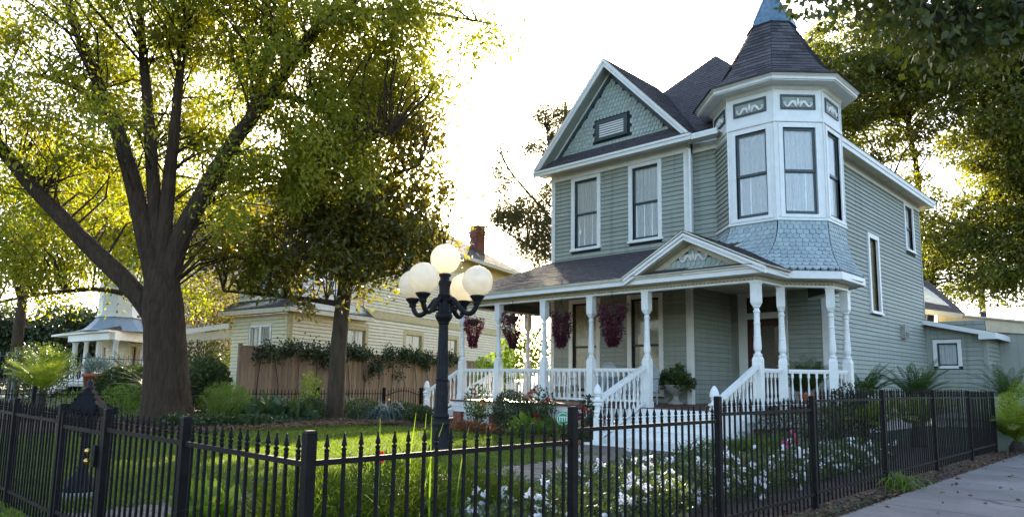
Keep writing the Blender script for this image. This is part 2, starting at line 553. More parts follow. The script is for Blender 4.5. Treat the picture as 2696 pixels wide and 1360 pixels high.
def blades(base, n, length, width, lean=.6, droop=.9, seg=4, spread=.08, name="blades", material="grass_blade", up=1., lv=.3):
    """Arching strap leaves rooted around base (x,y,z): strips of quads."""
    az = rng.random(n) * 2 * np.pi
    ln = length * (1 - lv + 2 * lv * rng.random(n))
    le = lean * (.3 + .9 * rng.random(n))
    b = np.array(base) + np.stack([rng.normal(size=n) * spread, rng.normal(size=n) * spread, np.zeros(n)], 1)
    h = np.stack([np.cos(az), np.sin(az), np.zeros(n)], 1)
    s = np.stack([-np.sin(az), np.cos(az), np.zeros(n)], 1)
    out = []
    pts = []
    for i in range(seg + 1):
        t = i / seg
        ang = le * t + droop * t * t * .9
        r = ln * t
        pts.append(b + h * (r * np.sin(ang))[:, None] + np.array([0, 0, 1]) * (r * np.cos(ang) * up)[:, None])
    for i in range(seg):
        w0 = width * (1 - (i / seg) ** 2) * .5 + .001
        w1 = width * (1 - ((i + 1) / seg) ** 2) * .5 + .001
        v = np.stack([pts[i] - s * w0, pts[i] + s * w0, pts[i + 1] + s * w1, pts[i + 1] - s * w1], 1)
        out.append(v)
    tn = np.tile(rng.random(n), seg)
    return quads(name, material, np.concatenate(out), tn)
def fronds(base, n, length, leaflet, pairs=22, lean=(.5, 1.25), material="palm_leaf", name="fronds", droop=.7, vee=.55, lw=.012, az0=0., arc=2 * math.pi):
    """Feather-palm crown: n arching fronds, each a row of paired leaflets on a rib."""
    V, T = [], []
    for k in range(n):
        az = az0 + arc * (k + rng.random() * .6) / n
        le = lean[0] + (lean[1] - lean[0]) * rng.random()
        h = np.array([math.cos(az), math.sin(az), 0])
        s = np.array([-math.sin(az), math.cos(az), 0])
        ln = length * (.8 + .4 * rng.random())
        p = np.array(base, float)
        ang = le * .45
        step = ln / pairs
        tn = rng.random()
        for i in range(pairs):
            t = i / pairs
            ang += (le * .55 + droop) / pairs
            d = h * math.sin(ang) + np.array([0, 0, math.cos(ang)])
            q = p + d * step
            w = .012 * (1 - t) + .004
            V.append([p - s * w, p + s * w, q + s * w * .8, q - s * w * .8]); T.append(tn)
            if t > .12:
                nrm = np.cross(d, s)
                ll = leaflet * math.sin(math.pi * min(1, .18 + t * .82)) ** .6
                for sg in (-1, 1):
                    e = p + (s * sg * .8 + d * .6 - nrm * vee * .35) * ll + rng.normal(size=3) * ll * .04
                    m = p + (e - p) * .5
                    V.append([p, m + d * lw, e, m - d * lw]); T.append(tn * .6 + .4 * rng.random())
            p = q
    return quads(name, material, np.array(V), np.array(T))
# ================================================================ THE SETTING
G = .2
g = MB()
N = 24
xs = [-700 + 1400 * i / N for i in range(N + 1)]
g.add([(x, y, .14) for y in xs for x in xs], [(j * (N + 1) + i, j * (N + 1) + i + 1, (j + 1) * (N + 1) + i + 1, (j + 1) * (N + 1) + i) for j in range(N) for i in range(N)])
struct("ground", g, "lawn_ground")
struct("lawn", MB().prism([(-2.75, 1.5), (-2.75, 12.1), (-9.5, 12.1), (-12.5, 12.35), (-15, 12.0), (-17.2, 11.2), (-16.9, 9.2), (-16.6, 7), (-17.6, 4), (-21, 1.5)], .15, .2), "lawn_ground")
# planting beds: low mounds
def mound(name, poly, h, material):
    cx = sum(p[0] for p in poly) / len(poly)
    cyy = sum(p[1] for p in poly) / len(poly)
    b = MB()
    n = len(poly)
    rings = [(1, .155), (.985, .205), (.93, .21 + h * .4), (.8, .21 + h * .8), (.5, .21 + h), (0.02, .21 + h)]
    for k, z in rings: b.v += [(cx + (x - cx) * k + random.uniform(-.04, .04) * (k < .97), cyy + (y - cyy) * k, z) for x, y in poly]
    for r in range(len(rings) - 1):
        b.f += [(r * n + i, r * n + (i + 1) % n, (r + 1) * n + (i + 1) % n, (r + 1) * n + i) for i in range(n)]
    b.f.append(tuple((len(rings) - 1) * n + i for i in range(n)))
    return struct(name, b, material, True)
def fine(poly, k=6):
    o = []
    for i, a in enumerate(poly):
        b_ = poly[(i + 1) % len(poly)]
        for j in range(k): o.append((a[0] + (b_[0] - a[0]) * j / k + random.uniform(-.06, .06), a[1] + (b_[1] - a[1]) * j / k + random.uniform(-.06, .06)))
    return o
mound("mulch_bed", fine([(-16.5, 6.6), (-16.7, 9.2), (-17.1, 11.2), (-15, 12.1), (-15.3, 20), (-21.5, 20), (-21.8, 2.6), (-17.6, 4)]), .12, "mulch")
mound("mulch_bed", fine([(-15.3, 12.0), (-12.5, 12.3), (-9.4, 12.15), (-9.2, 13.5), (-15.3, 13.5)]), .03, "mulch")
mound("soil_bed", fine([(-6.05, 2.1), (-3.0, 1.9), (-2.6, 17.4), (-4.9, 18.2), (-6.0, 12)]), .03, "soil")
# concrete walk outside the side fence, cast in slabs with open joints
walk = MB().prism([(-2.62, -12), (6, -12), (6, 60), (-2.62, 60)], .10, .215)
wo = struct("sidewalk", walk, "mortar")
slabs = [(-2.56, 1.0), (1.04, 4.4)]
for i in range(22):
    y0 = -10 + i * 2.6
    for x0, x1 in slabs:
        s = MB()
        e = .02
        X0, X1, Y0, Y1 = x0 + .01, x1 - .01, y0 + .01, y0 + 2.59
        s.add([(X0, Y0, .16), (X1, Y0, .16), (X1, Y1, .16), (X0, Y1, .16), (X0, Y0, .235), (X1, Y0, .235), (X1, Y1, .235), (X0, Y1, .235),
               (X0 + e, Y0 + e, .245), (X1 - e, Y0 + e, .245), (X1 - e, Y1 - e, .245), (X0 + e, Y1 - e, .245)],
              [(0, 3, 2, 1), (8, 9, 10, 11)] + [(k, (k + 1) % 4, 4 + (k + 1) % 4, 4 + k) for k in range(4)] + [(4 + k, 4 + (k + 1) % 4, 8 + (k + 1) % 4, 8 + k) for k in range(4)])
        s.build("concrete_slab", "concrete", wo)
# brick garden path from the gate to the steps
pth = MB().prism([(-7.4, 1.85), (-6.1, 1.85), (-6.1, 11.55), (-8.95, 11.55), (-8.95, 10.3), (-7.7, 9.4), (-7.4, 8.6)], .16, .212)
po = struct("path", pth, "mortar")
pm = MB()
pm.add([(-.098, -.048, 0), (.098, -.048, 0), (.098, .048, 0), (-.098, .048, 0), (-.098, -.048, .028), (.098, -.048, .028), (.098, .048, .028), (-.098, .048, .028),
        (-.09, -.04, .034), (.09, -.04, .034), (.09, .04, .034), (-.09, .04, .034)],
       [(8, 9, 10, 11)] + [(k, (k + 1) % 4, 4 + (k + 1) % 4, 4 + k) for k in range(4)] + [(4 + k, 4 + (k + 1) % 4, 8 + (k + 1) % 4, 8 + k) for k in range(4)])
pme = pm.mesh("paver", "paver")
rest = MB()
cnt = 0
spots = []
r = 0
y = 11.48
while y > 1.95:
    xl = -8.9 if y > 10.3 else (-7.72 - (y - 9.4) * 1.25 if y > 9.4 else (-7.36 - (y - 8.6) * .4 if y > 8.6 else -7.36))
    x = -6.16 - (.1 if r % 2 else 0)
    while x - .1 > xl:
        spots.append((x - .1, y, 0))
        x -= .205
    y -= .105
    r += 1
spots.sort(key=lambda p: abs(p[1] - 7.6))
for i, (x, y, a) in enumerate(spots):
    if i < 300:
        link(pme, "paver", po, mw=Matrix.Translation((x, y, .196 + random.uniform(-.003, .004))) @ Matrix.Rotation(random.uniform(-.02, .02), 4, 'Z'))
    else:
        rest.box(x - .098, y - .048, .2, x + .098, y + .048, .228 + random.uniform(-.003, .003))
o = rest.build("paver_field", "paver", po, kind="stuff")
# brick edging of the bed beside the steps
ed = thing("brick_edging", "row of reddish bricks edging the bed left of the front steps", "edging", (-9.4, 11.7, .2))
for i in range(14):
    t = i / 13
    x, y = -9.15 - 1.9 * t, 11.55 + .5 * math.sin(t * 1.4)
    b = MB().box(-.1, -.05, 0, .1, .05, .09)
    link(b.mesh("brick", "brick"), "brick", ed, mw=Matrix.Translation((x, y, .19)) @ Matrix.Rotation(-.25 - .3 * t + random.uniform(-.06, .06), 4, 'Z'))

# ================================================================ THE VICTORIAN HOUSE
H = thing("victorian_house", "grey-green clapboard Victorian house with corner turret, front gable and white wrap-around porch", "house", (-10.6, 22, .2))
ZF, ZB = .92, 3.47
# clapboard section: tapered face above a recessed shadow groove
sec = [(0, 0), (.005, 0), (.005, .13), (.036, .15), (.013, 1.02), (0, 1.02)]
wedge = MB().add([(x, y, z) for x in (0, 1) for y, z in sec], [(0, 6, 7, 1), (1, 7, 8, 2), (2, 8, 9, 3), (3, 9, 10, 4), (4, 10, 11, 5), (0, 1, 2, 3, 4, 5), (11, 10, 9, 8, 7, 6)])
wedge_me = {}
def wedge_mesh(material):
    if material not in wedge_me: wedge_me[material] = wedge.mesh("siding_board", material)
    return wedge_me[material]
def fr(O, d, n):
    """frame: point on the wall from distance s along it, height z, offset o outwards"""
    O, d, n = Vector((*O, 0)), Vector((*d, 0)), Vector((*n, 0))
    return lambda s, z, o=0.: O + d * s + n * o + Vector((0, 0, z))
def fbox(mb, f, s0, s1, z0, z1, o0, o1):
    vs = [f(s, z, o) for o in (o0, o1) for z in (z0, z1) for s in (s0, s1)]
    return mb.add(vs, [(0, 2, 3, 1), (4, 5, 7, 6), (0, 1, 5, 4), (2, 6, 7, 3), (0, 4, 6, 2), (1, 3, 7, 5)])
def wall(parent, O, d, n, L, z0, z1, openings, material="siding_paint", exposure=.124, core="shadow_gap", skip=(), boards=True, name="wall", thick=.12, joint=True):
    """Wall core with true openings, and one tapered clapboard per course and bay."""
    f = fr(O, d, n)
    ss = sorted({0., L, *[v for o in openings for v in o[:2]]})
    zs = sorted({z0, z1, *[v for o in openings for v in o[2:4]]})
    c = MB()
    for a, b in zip(ss[:-1], ss[1:]):
        for p, q in zip(zs[:-1], zs[1:]):
            if any(o[0] < (a + b) / 2 < o[1] and o[2] < (p + q) / 2 < o[3] for o in openings): continue
            fbox(c, f, a, b, p, q, -thick, -.001)
    w = c.build(name, core, parent)
    if not boards: return w, f
    dv, nv = Vector((*d, 0)), Vector((*n, 0))
    me = wedge_mesh(material)
    z = z0
    while z < z1 - .03:
        h = min(exposure, z1 - z)
        segs = [(0., L)]
        for o in list(openings) + list(skip):
            t = o[4] if len(o) > 4 else .13            # casing width kept free of siding
            if o[3] + (o[5] if len(o) > 5 else t) <= z + .01 or o[2] - t >= z + h - .01: continue
            ns = []
            for a, b in segs:
                if o[0] - t > a: ns.append((a, min(b, o[0] - t)))
                if o[1] + t < b: ns.append((max(a, o[1] + t), b))
            segs = [q for q in ns if q[1] - q[0] > .03]
        for a, b in segs:
            cuts = [a, b]
            if joint and b - a > 4.5: cuts = [a, a + (b - a) * random.uniform(.3, .7), b]
            for p, q in zip(cuts[:-1], cuts[1:]):
                mw = Matrix.Identity(4)
                ax = dv * (q - p - .002)
                mw.col[0][:3] = ax
                mw.col[1][:3] = nv
                mw.col[2][:3] = (0, 0, h)
                mw.col[3][:3] = f(p + .001, z)
                link(me, "siding_board", w, mw=mw)
        z += exposure
    return w, f
def window(parent, f, s0, s1, z0, z1, casing=.12, head=None, proud=.045, sash="dark_trim", curtain="lace", double=True, sill=True, cas_mat="white_paint", head_proud=None, name="window", glass_mat="window_glass", fw=.05, muntin=False):
    """Casing (the part) with sash, glass panes and a gathered curtain behind."""
    c = MB()
    hd = casing if head is None else head
    fbox(c, f, s0 - casing, s0, z0 - .02, z1 + hd, -.09, proud)
    fbox(c, f, s1, s1 + casing, z0 - .02, z1 + hd, -.09, proud)
    if hd: fbox(c, f, s0, s1, z1, z1 + hd, -.09, proud - .004)
    if sill:
        fbox(c, f, s0 - casing - .03, s1 + casing + .03, z0 - .085, z0 - .022, -.09, proud + .035)
        fbox(c, f, s0, s1, z0 - .022, z0, -.09, proud + .01)
    else: fbox(c, f, s0, s1, z0 - .1, z0, -.09, proud - .004)
    w = c.build(name, cas_mat, parent)
    zm = (z0 + z1) / 2
    for k, (a, b, o) in enumerate(((zm - .02, z1, -.035), (z0, zm + .02, -.062)) if double else ((z0, z1, -.04),)):
        s = MB()
        fbox(s, f, s0 + .002, s0 + fw, a, b, o - .03, o)
        fbox(s, f, s1 - fw, s1 - .002, a, b, o - .03, o)
        fbox(s, f, s0 + fw, s1 - fw, b - fw, b, o - .03, o - .001)
        fbox(s, f, s0 + fw, s1 - fw, a, a + (fw if k == 0 else fw * 1.7), o - .03, o - .001)
        if muntin:
            fbox(s, f, (s0 + s1) / 2 - .012, (s0 + s1) / 2 + .012, a + fw, b - fw, o - .028, o - .003)
        so_ = s.build("sash", sash, w)
        gl = MB().quad(f(s0 + fw, a + fw * .8, o - .015), f(s1 - fw, a + fw * .8, o - .015), f(s1 - fw, b - fw * .8, o - .015), f(s0 + fw, b - fw * .8, o - .015))
        gl.build("pane", glass_mat, w)
    if curtain:
        cu = MB()
        nseg = 30
        p0_, f0_ = random.random() * 6, random.uniform(1.3, 2.1)
        for i in range(nseg):
            a, b = i / nseg, (i + 1) / nseg
            oa = -.088 + .014 * math.sin(i * f0_ + p0_) + .008 * math.sin(i * .7)
            ob = -.088 + .014 * math.sin((i + 1) * f0_ + p0_) + .008 * math.sin((i + 1) * .7)
            A, B = s0 + (s1 - s0) * a, s0 + (s1 - s0) * b
            cu.quad(f(A, z0 + .02, oa), f(B, z0 + .02, ob), f(B, z1 - .01, ob * .9 - .016), f(A, z1 - .01, oa * .9 - .016))
        cu.build("curtain", curtain, w, smooth=True)
    return w
# --- walls --------------------------------------------------------
XL, XM, XS, YFW, YDW, YBK = -14.35, -9.58, -6.87, 16.76, 19.0, 28.12
ZT = 7.66                                    # underside of the frieze
lowin = [(-13.53, -12.63), (-11.42, -10.52)]
upwin = [(-13.47, -12.6), (-11.36, -10.5)]
fO = (XL, YFW)
low = [(a - XL, b - XL, 1.18 + .0, 3.77, .13, .14) for a, b in lowin]
upo = [(a - XL, b - XL, 5.45, 7.55, .12, .2) for a, b in upwin]
_, fF = wall(H, fO, (1, 0), (0, -1), XM - XL, ZF, 4.2, low)
_, fU = wall(H, (XL, YFW), (1, 0), (0, -1), XM - XL, 4.9, ZT, upo)
for o_ in low: window(H, fF, *o_[:4], casing=.13, curtain="drape", cas_mat="white_paint", sash="brown_trim")
for o_ in upo: window(H, fU, *o_[:4], casing=.12, head=.1)
_, fR = wall(H, (XM, YFW), (0, 1), (1, 0), YDW - YFW, ZF, 4.2, [])
door_op = (.5, 1.42, ZF, 3.25, .24, .7)
tr_op = (.5, 1.42, 3.42, 3.85, .24, .1)
_, fD = wall(H, (XM, YDW), (1, 0), (0, -1), XS - XM, ZF, 4.2, [door_op, tr_op])
side_tall = (22.45 - YDW, 23.2 - YDW, 3.66, 5.86, .14)
side_up = (26.42 - YDW, 27.28 - YDW, 6.1, 7.6, .12, .1)
_, fS = wall(H, (XS, YDW), (0, 1), (1, 0), YBK - YDW, .55, ZT, [side_tall, side_up])
_, fV = wall(H, (XM, 16.98), (1, 0), (0, -1), .78, 4.9, ZT, [], joint=False)
MB().box(XL + .13, 27.9, .5, XS - .13, YBK, 7.9).build("wall", "siding_paint", H)
MB().box(XL, YFW + .01, .5, XL + .1, YBK, 7.9).build("wall", "siding_paint", H)
MB().box(XL + .13, YFW + .3, 4.25, XS - .14, YBK - .3, 4.4).build("upper_floor", "shadow_gap", H)
MB().box(XL + .13, YFW + 3.2, .6, XM - .13, YFW + 3.3, 7.6).build("inner_wall", "cream_paint", H)
MB().box(XS - .2, YDW + .2, .1, XS - .01, YBK, .549).build("foundation", "stone", H)
MB().box(-6.8, 28.2, .1, -5.15, 28.3, .399).build("foundation", "stone", H)
MB().box(-5.2, 28.3, .1, -5.1, 32, .399).build("foundation", "stone", H)
# corner boards, friezes
def board(name, x0, y0, z0, x1, y1, z1, m="white_paint"): return MB().box(x0, y0, z0, x1, y1, z1).build(name, m, H)
board("corner_board", XL - .03, YFW - .04, 4.85, XL + .1, YFW + .1, ZT)
board("corner_board", XM - .1, YFW - .045, 4.9, XM + .045, YFW + .3, ZT)
board("corner_board", XM - .1, YFW - .045, ZF, XM + .045, YFW + .1, 4.15)
board("corner_board", XL - .03, YFW - .045, ZF, XL + .1, YFW + .1, 4.15)
board("corner_board", XS - .14, YDW - .045, ZF, XS + .045, YDW + .12, 4.15)
board("corner_board", XS - .1, YBK - .05, .5, XS + .035, YBK + .04, ZT, "siding_paint")
MB().tube([(XM + .12, YFW - .1, 4.95), (XM + .12, YFW - .1, 7.7)], .045, 10).build("downspout", "white_paint", H)
board("frieze_board", XL - .05, YFW - .05, ZT, XM + .06, YFW + .05, 7.93)
board("frieze_board", XM + .0601, 16.93, ZT, -8.75, 17.0, 7.93)
board("frieze_board", XS - .05, YDW - .4, ZT, XS + .05, YBK + .05, 7.93)
board("water_table", XL, YFW - .035, 4.98, XM, YFW - .026, 5.12, "siding_paint")
# front door with transom
dm = MB()
fbox(dm, fD, .26, .5, ZF, 3.95, -.1, .05); fbox(dm, fD, 1.42, 1.66, ZF, 3.95, -.1, .05)
fbox(dm, fD, .5, 1.42, 3.25, 3.42, -.1, .046); fbox(dm, fD, .5, 1.42, 3.85, 3.95, -.1, .046); fbox(dm, fD, .22, 1.7, 3.95, 4.05, -.1, .08)
dc = dm.build("door_casing", "white_paint", H)
dl = MB()
fbox(dl, fD, .5, .66, ZF + .02, 3.25, -.09, -.04); fbox(dl, fD, 1.26, 1.42, ZF + .02, 3.25, -.09, -.04)
fbox(dl, fD, .66, 1.26, ZF + .02, 1.35, -.09, -.042); fbox(dl, fD, .66, 1.26, 3.05, 3.25, -.09, -.042)
fbox(dl, fD, .74, 1.18, 1.0, 1.27, -.085, -.03)
door = dl.build("door", "door_wood", H)
MB().quad(fD(.66, 1.35, -.06), fD(1.26, 1.35, -.06), fD(1.26, 3.05, -.06), fD(.66, 3.05, -.06)).build("pane", "pattern_glass", door)
MB().sphere(fD(1.33, 1.95, -.0), .035, 10, 8).build("door_knob", "brass", door, True)
t_ = MB()
fbox(t_, fD, .5, .55, 3.42, 3.85, -.08, -.03); fbox(t_, fD, 1.37, 1.42, 3.42, 3.85, -.08, -.03); fbox(t_, fD, .55, 1.37, 3.42, 3.46, -.08, -.031); fbox(t_, fD, .55, 1.37, 3.81, 3.85, -.08, -.031)
tro = t_.build("transom", "brown_trim", H)
MB().quad(fD(.55, 3.46, -.05), fD(1.37, 3.46, -.05), fD(1.37, 3.81, -.05), fD(.55, 3.81, -.05)).build("pane", "pattern_glass", tro)
# side windows
tw = window(H, fS, *side_tall[:4], casing=.13, double=False, curtain=None, sash="brown_trim", glass_mat="stained_glass", proud=.07)
tw["label"] = "tall narrow stained glass window"
window(H, fS, *side_up[:4], casing=.11, head=.06, curtain="lace", sash="brown_trim")
vb = MB().extr([(0, 0), (.42, 0), (.42, .40), (.32, .46), (.08, .46), (0, .40)], fS(25.15 - YDW, 2.98, .02), (0, 1, 0), (0, 0, 1), (.14, 0, 0)).build("wall_vent_box", "stone", H)
for k in range(3): MB().box(XS + .161, 25.22, 3.03 + k * .06, XS + .172, 25.5, 3.06 + k * .06).build("louvre", "dark_trim", vb)
# --- gable ---------------------------------------------------------
YG = YFW - .02
gx, gz0, gz1 = -12.04, 8.42, 10.42
gab = MB().extr([(-2.15, gz0 - .2), (2.15, gz0 - .2), (0, gz1 + .15)], (gx, YG, 0), (1, 0, 0), (0, 0, 1), (0, .1, 0)).build("gable_wall", "shadow_gap", H)
def scale_piece(P, w, h, ax, ay, nn, t=.014, tip=.45, clipx=None):
    """Fish-scale shingle: rounded butt; P is the top left corner, ay points down."""
    pts = [(0, 0), (w, 0), (w, h * (1 - tip))]
    for a in (20, 50, 90, 130, 160): pts.append((w / 2 + w / 2 * math.cos(R(a)), h * (1 - tip) + h * tip * math.sin(R(a))))
    pts.append((0, h * (1 - tip)))
    mb = MB()
    n = len(pts)
    P, ax, ay, nn = Vector(P), Vector(ax), Vector(ay), Vector(nn)
    top = []
    for x, y in pts: top.append(P + ax * x + ay * y + nn * (t * (.25 + .75 * y / h)))
    bot = [P + ax * x + ay * y - nn * .004 for x, y in pts]
    mb.add(top + bot, [tuple(range(n))] + [(i, n + i, n + (i + 1) % n, (i + 1) % n) for i in range(2, n - 1)])
    return mb
sw_, sh_ = .128, .13
row = 0
z = gz0 - .02
vent = (-.58, .57, 8.62, 9.24)
base_me = scale_piece((0, 0, 0), sw_ - .009, sh_ * 1.35, (1, 0, 0), (0, 0, -1), (0, -1, 0), .036).mesh("fish_scale_shingle", "shingle_paint")
while z < gz1 + .1:
    half = (10.66 - z - sh_ * 1.3) / 1.055
    x = -2.3 + (sw_ / 2 if row % 2 else 0)
    while x < 2.3:
        if x > -half and x + sw_ < half and not (x + sw_ > vent[0] - .02 and x < vent[1] + .02 and z + sh_ > vent[2] and z < vent[3] - .05):
            link(base_me, "fish_scale_shingle", gab, mw=Matrix.Translation((gx + x, YG - .004 - random.uniform(0, .004), z + sh_ * 1.35 - .03)) @ Matrix.Rotation(random.uniform(-.02, .02), 4, 'Y'))
        x += sw_
    z += sh_
    row += 1
vm = MB()
for a, b, c, d in ((vent[0], vent[1], vent[3] - .11, vent[3]), (vent[0], vent[1], vent[2], vent[2] + .09), (vent[0], vent[0] + .13, vent[2] + .09, vent[3] - .11), (vent[1] - .13, vent[1], vent[2] + .09, vent[3] - .11)):
    vm.box(gx + a, YG - .07, c, gx + b, YG, d)
gv = vm.build("gable_vent", "dark_trim", H)
for k in range(6):
    zz = vent[2] + .10 + k * .071
    MB().add([(gx + vent[0] + .13, YG - .06, zz), (gx + vent[1] - .13, YG - .06, zz), (gx + vent[1] - .13, YG - .02, zz + .05), (gx + vent[0] + .13, YG - .02, zz + .05),
              (gx + vent[0] + .13, YG - .06, zz + .03), (gx + vent[1] - .13, YG - .06, zz + .03), (gx + vent[1] - .13, YG - .02, zz + .07), (gx + vent[0] + .13, YG - .02, zz + .07)],
             [(0, 1, 5, 4), (4, 5, 6, 7), (3, 2, 1, 0)]).build("slat", "white_paint", gv)
# raking trim: dark inner board, white barge boards, soffit
ap = (gx, 10.95)
el, er = (-14.76, 8.06), (-9.28, 8.06)
def rake(nm, y0, y1, dz0, dz1, m, inset=0.):
    b = MB()
    for (ex, ez) in (el, er):
        sgn = 1 if ex > gx else -1
        a0 = Vector((gx, 0, ap[1])); a1 = Vector((ex - sgn * inset, 0, ez + inset * (ap[1] - ez) / abs(ex - gx)))
        p = [(a0.x, a0.z + dz0), (a1.x, a1.z + dz0), (a1.x, a1.z + dz1), (a0.x, a0.z + dz1)]
        b.add([(x, y, zz) for y in (y0, y1) for x, zz in p], [(0, 1, 2, 3), (7, 6, 5, 4), (0, 4, 5, 1), (1, 5, 6, 2), (2, 6, 7, 3), (3, 7, 4, 0)])
    return b.build(nm, m, H)
YE = YFW - .46
rake("barge_board", YE, YE + .035, -.24, -.03, "white_paint")
rake("barge_board", YE - .035, YE - .001, -.11, -.02, "white_paint")
rake("soffit", YE + .036, YG - .06, -.25, -.215, "siding_paint", .25)
rake("rake_board", YG - .055, YG - .012, -.47, -.255, "dark_trim", .42)
rake("rake_moulding", YG - .085, YG - .0556, -.31, -.2555, "white_paint", .3)
def courses(mb, e0, e1, t0, t1, n, th=.016, jag=.004):
    """Shingle courses on a roof plane from the eave edge e0-e1 to the top edge t0-t1: each course laps the one below."""
    e0, e1, t0, t1 = map(Vector, (e0, e1, t0, t1))
    nn = (e1 - e0).cross(t0 - e0)
    if nn.length < 1e-6: nn = (e1 - e0).cross(t1 - e0)
    nn.normalize()
    if nn.z < 0: nn = -nn
    for i in range(n):
        a, b = i / n, min(1, (i + 1.08) / n)
        L0, R0_, L1, R1 = e0.lerp(t0, a), e1.lerp(t1, a), e0.lerp(t0, b), e1.lerp(t1, b)
        k = max(1, int((R0_ - L0).length / .32))
        x = random.random() / k
        cuts = [0.] + [min(1, (j + random.random() * .5 + .25) / k) for j in range(k - 1)] + [1.]
        for p, q in zip(cuts[:-1], cuts[1:]):
            h = th + random.uniform(-jag, jag)
            A, B = L0.lerp(R0_, p) + nn * h, L0.lerp(R0_, q) + nn * h
            C_, D_ = L1.lerp(R1, q) + nn * .003, L1.lerp(R1, p) + nn * .003
            mb.add([A, B, C_, D_, L0.lerp(R0_, p), L0.lerp(R0_, q)], [(0, 1, 2, 3), (4, 5, 1, 0)])
    return mb
def roof(nm, planes, th=.06, under="soffit_paint", parent=H):
    """Roof part: solid deck with shingle courses as its covering."""
    dk = MB()
    cv = MB()
    for e0, e1, t0, t1, n in planes:
        pts = [e0, e1, t1, t0] if Vector(t0) != Vector(t1) else [e0, e1, t0]
        p = [Vector(q) for q in pts]
        nn = (p[1] - p[0]).cross(p[-1] - p[0])
        if nn.z < 0: p = p[::-1]
        dk.slab(p, th)
        courses(cv, e0, e1, t0, t1, n)
    d_ = dk.build(nm, under, parent)
    cv.build("shingle_courses", "asphalt_courses", d_, kind="stuff")
    return d_
# main roofs: pyramid over the body and the gable wing running into it
PK = (-10.75, 20.75, 12.2)
PK2 = (-10.75, 23.7, 12.2)
EZ = 7.98
XE0, XE1, YE0, YE1 = XL - .45, XS + .45, YE - .02, YBK + .45
roof("main_roof", [((XE0, YE0 + .7, EZ + .1), (XE1, YE0 + .7, EZ + .1), PK, PK, 40),
                   ((XE1, YE0 + .7, EZ + .1), (XE1, YE1, EZ + .1), PK, PK2, 40),
                   ((XE0, YE1, EZ + .1), (XE0, YE0 + .7, EZ + .1), PK2, PK, 40),
                   ((XE1, YE1, EZ + .1), (XE0, YE1, EZ + .1), PK2, PK2, 30)])
roof("gable_roof", [((gx + 2.76, YE - .03, 8.06), (gx + 2.76, 19.2, 8.06), (gx, YE - .03, 10.97), (gx, 19.2, 10.97), 30),
                    ((gx - 2.74, 19.2, 8.06), (gx - 2.74, YE - .03, 8.06), (gx, 19.2, 10.97), (gx, YE - .03, 10.97), 30)], th=.03)
# pent strip below the gable, fascias and soffits of the main eave
roof("pent_roof", [((el[0] + .1, YE - .05, 7.99), (er[0] + .1, YE - .05, 7.99), (gx - 2.0, YG - .03, 8.44), (gx + 2.0, YG - .03, 8.44), 6)], th=.04)
board("fascia", XL - .42, YE - .045, 7.82, -9.2, YE - .01, 7.98)
board("fascia_moulding", XL - .43, YE - .075, 7.92, -9.19, YE - .0455, 7.985)
board("fascia", -9.199, YE + .0, 7.82, -8.45, YE + .03, 7.97)
board("soffit", XL - .42, YE - .009, 7.90, -8.45, YFW + .1, 7.93)
board("fascia", XS + .42, YDW - .3, 7.80, XS + .455, YBK + .45, 8.0)
board("fascia_moulding", XS + .4555, YDW - .3, 7.92, XS + .48, YBK + .46, 8.02)
board("soffit", XS + .051, YDW - .3, 7.89, XS + .4195, YBK + .43, 7.92, "soffit_paint")
board("fascia", XL, YBK + .42, 7.80, XS + .419, YBK + .46, 8.0)
board("soffit", XL, YBK + .04, 7.89, XS + .05, YBK + .4195, 7.92, "soffit_paint")
# --- turret ---------------------------------------------------------
TX, TY, AP = -7.54, 17.70, 1.44
def octo(ap, c=(TX, TY)):
    r_ = ap / math.cos(R(22.5))
    return [(c[0] + r_ * math.cos(R(-112.5 + 45 * k)), c[1] + r_ * math.sin(R(-112.5 + 45 * k))) for k in range(8)]
hw = AP * math.tan(R(22.5))
def ornament(f, sc, zc, w, h, parent, off=.02):
    """Applied white scrollwork: a bud between two mirrored S-scrolls."""
    b = MB()
    for sg in (-1, 1):
        pts = []
        for i in range(17):
            t = i / 16
            pts.append(f(sc + sg * w * (.06 + .44 * t), zc - h * .32 + h * .34 * math.sin(t * 2 * math.pi * 1.15 - .9) * (1 - .45 * t) + h * .1, off))
        b.tube(pts, [h * (.075 + .07 * math.sin(math.pi * min(1, i / 14.))) for i in range(17)], 6)
        c = pts[-1]
        b.tube([f(sc + sg * w * (.49 + .035 * math.cos(a)), zc - h * .12 + h * .13 * math.sin(a), off) for a in [j * .8 - 1.5 for j in range(7)]], h * .06, 5)
        b.tube([f(sc + sg * w * .06, zc - h * .3, off), f(sc + sg * w * .10, zc + h * .1, off), f(sc + sg * w * .145, zc + h * .22, off)], [h * .09, h * .08, h * .03], 5)
    b.tube([f(sc, zc - h * .42, off), f(sc, zc - h * .05, off), f(sc, zc + h * .2, off), f(sc, zc + h * .52, off)], [h * .05, h * .15, h * .12, h * .01], 8)
    return b.build("scrollwork", "white_paint", parent, True)
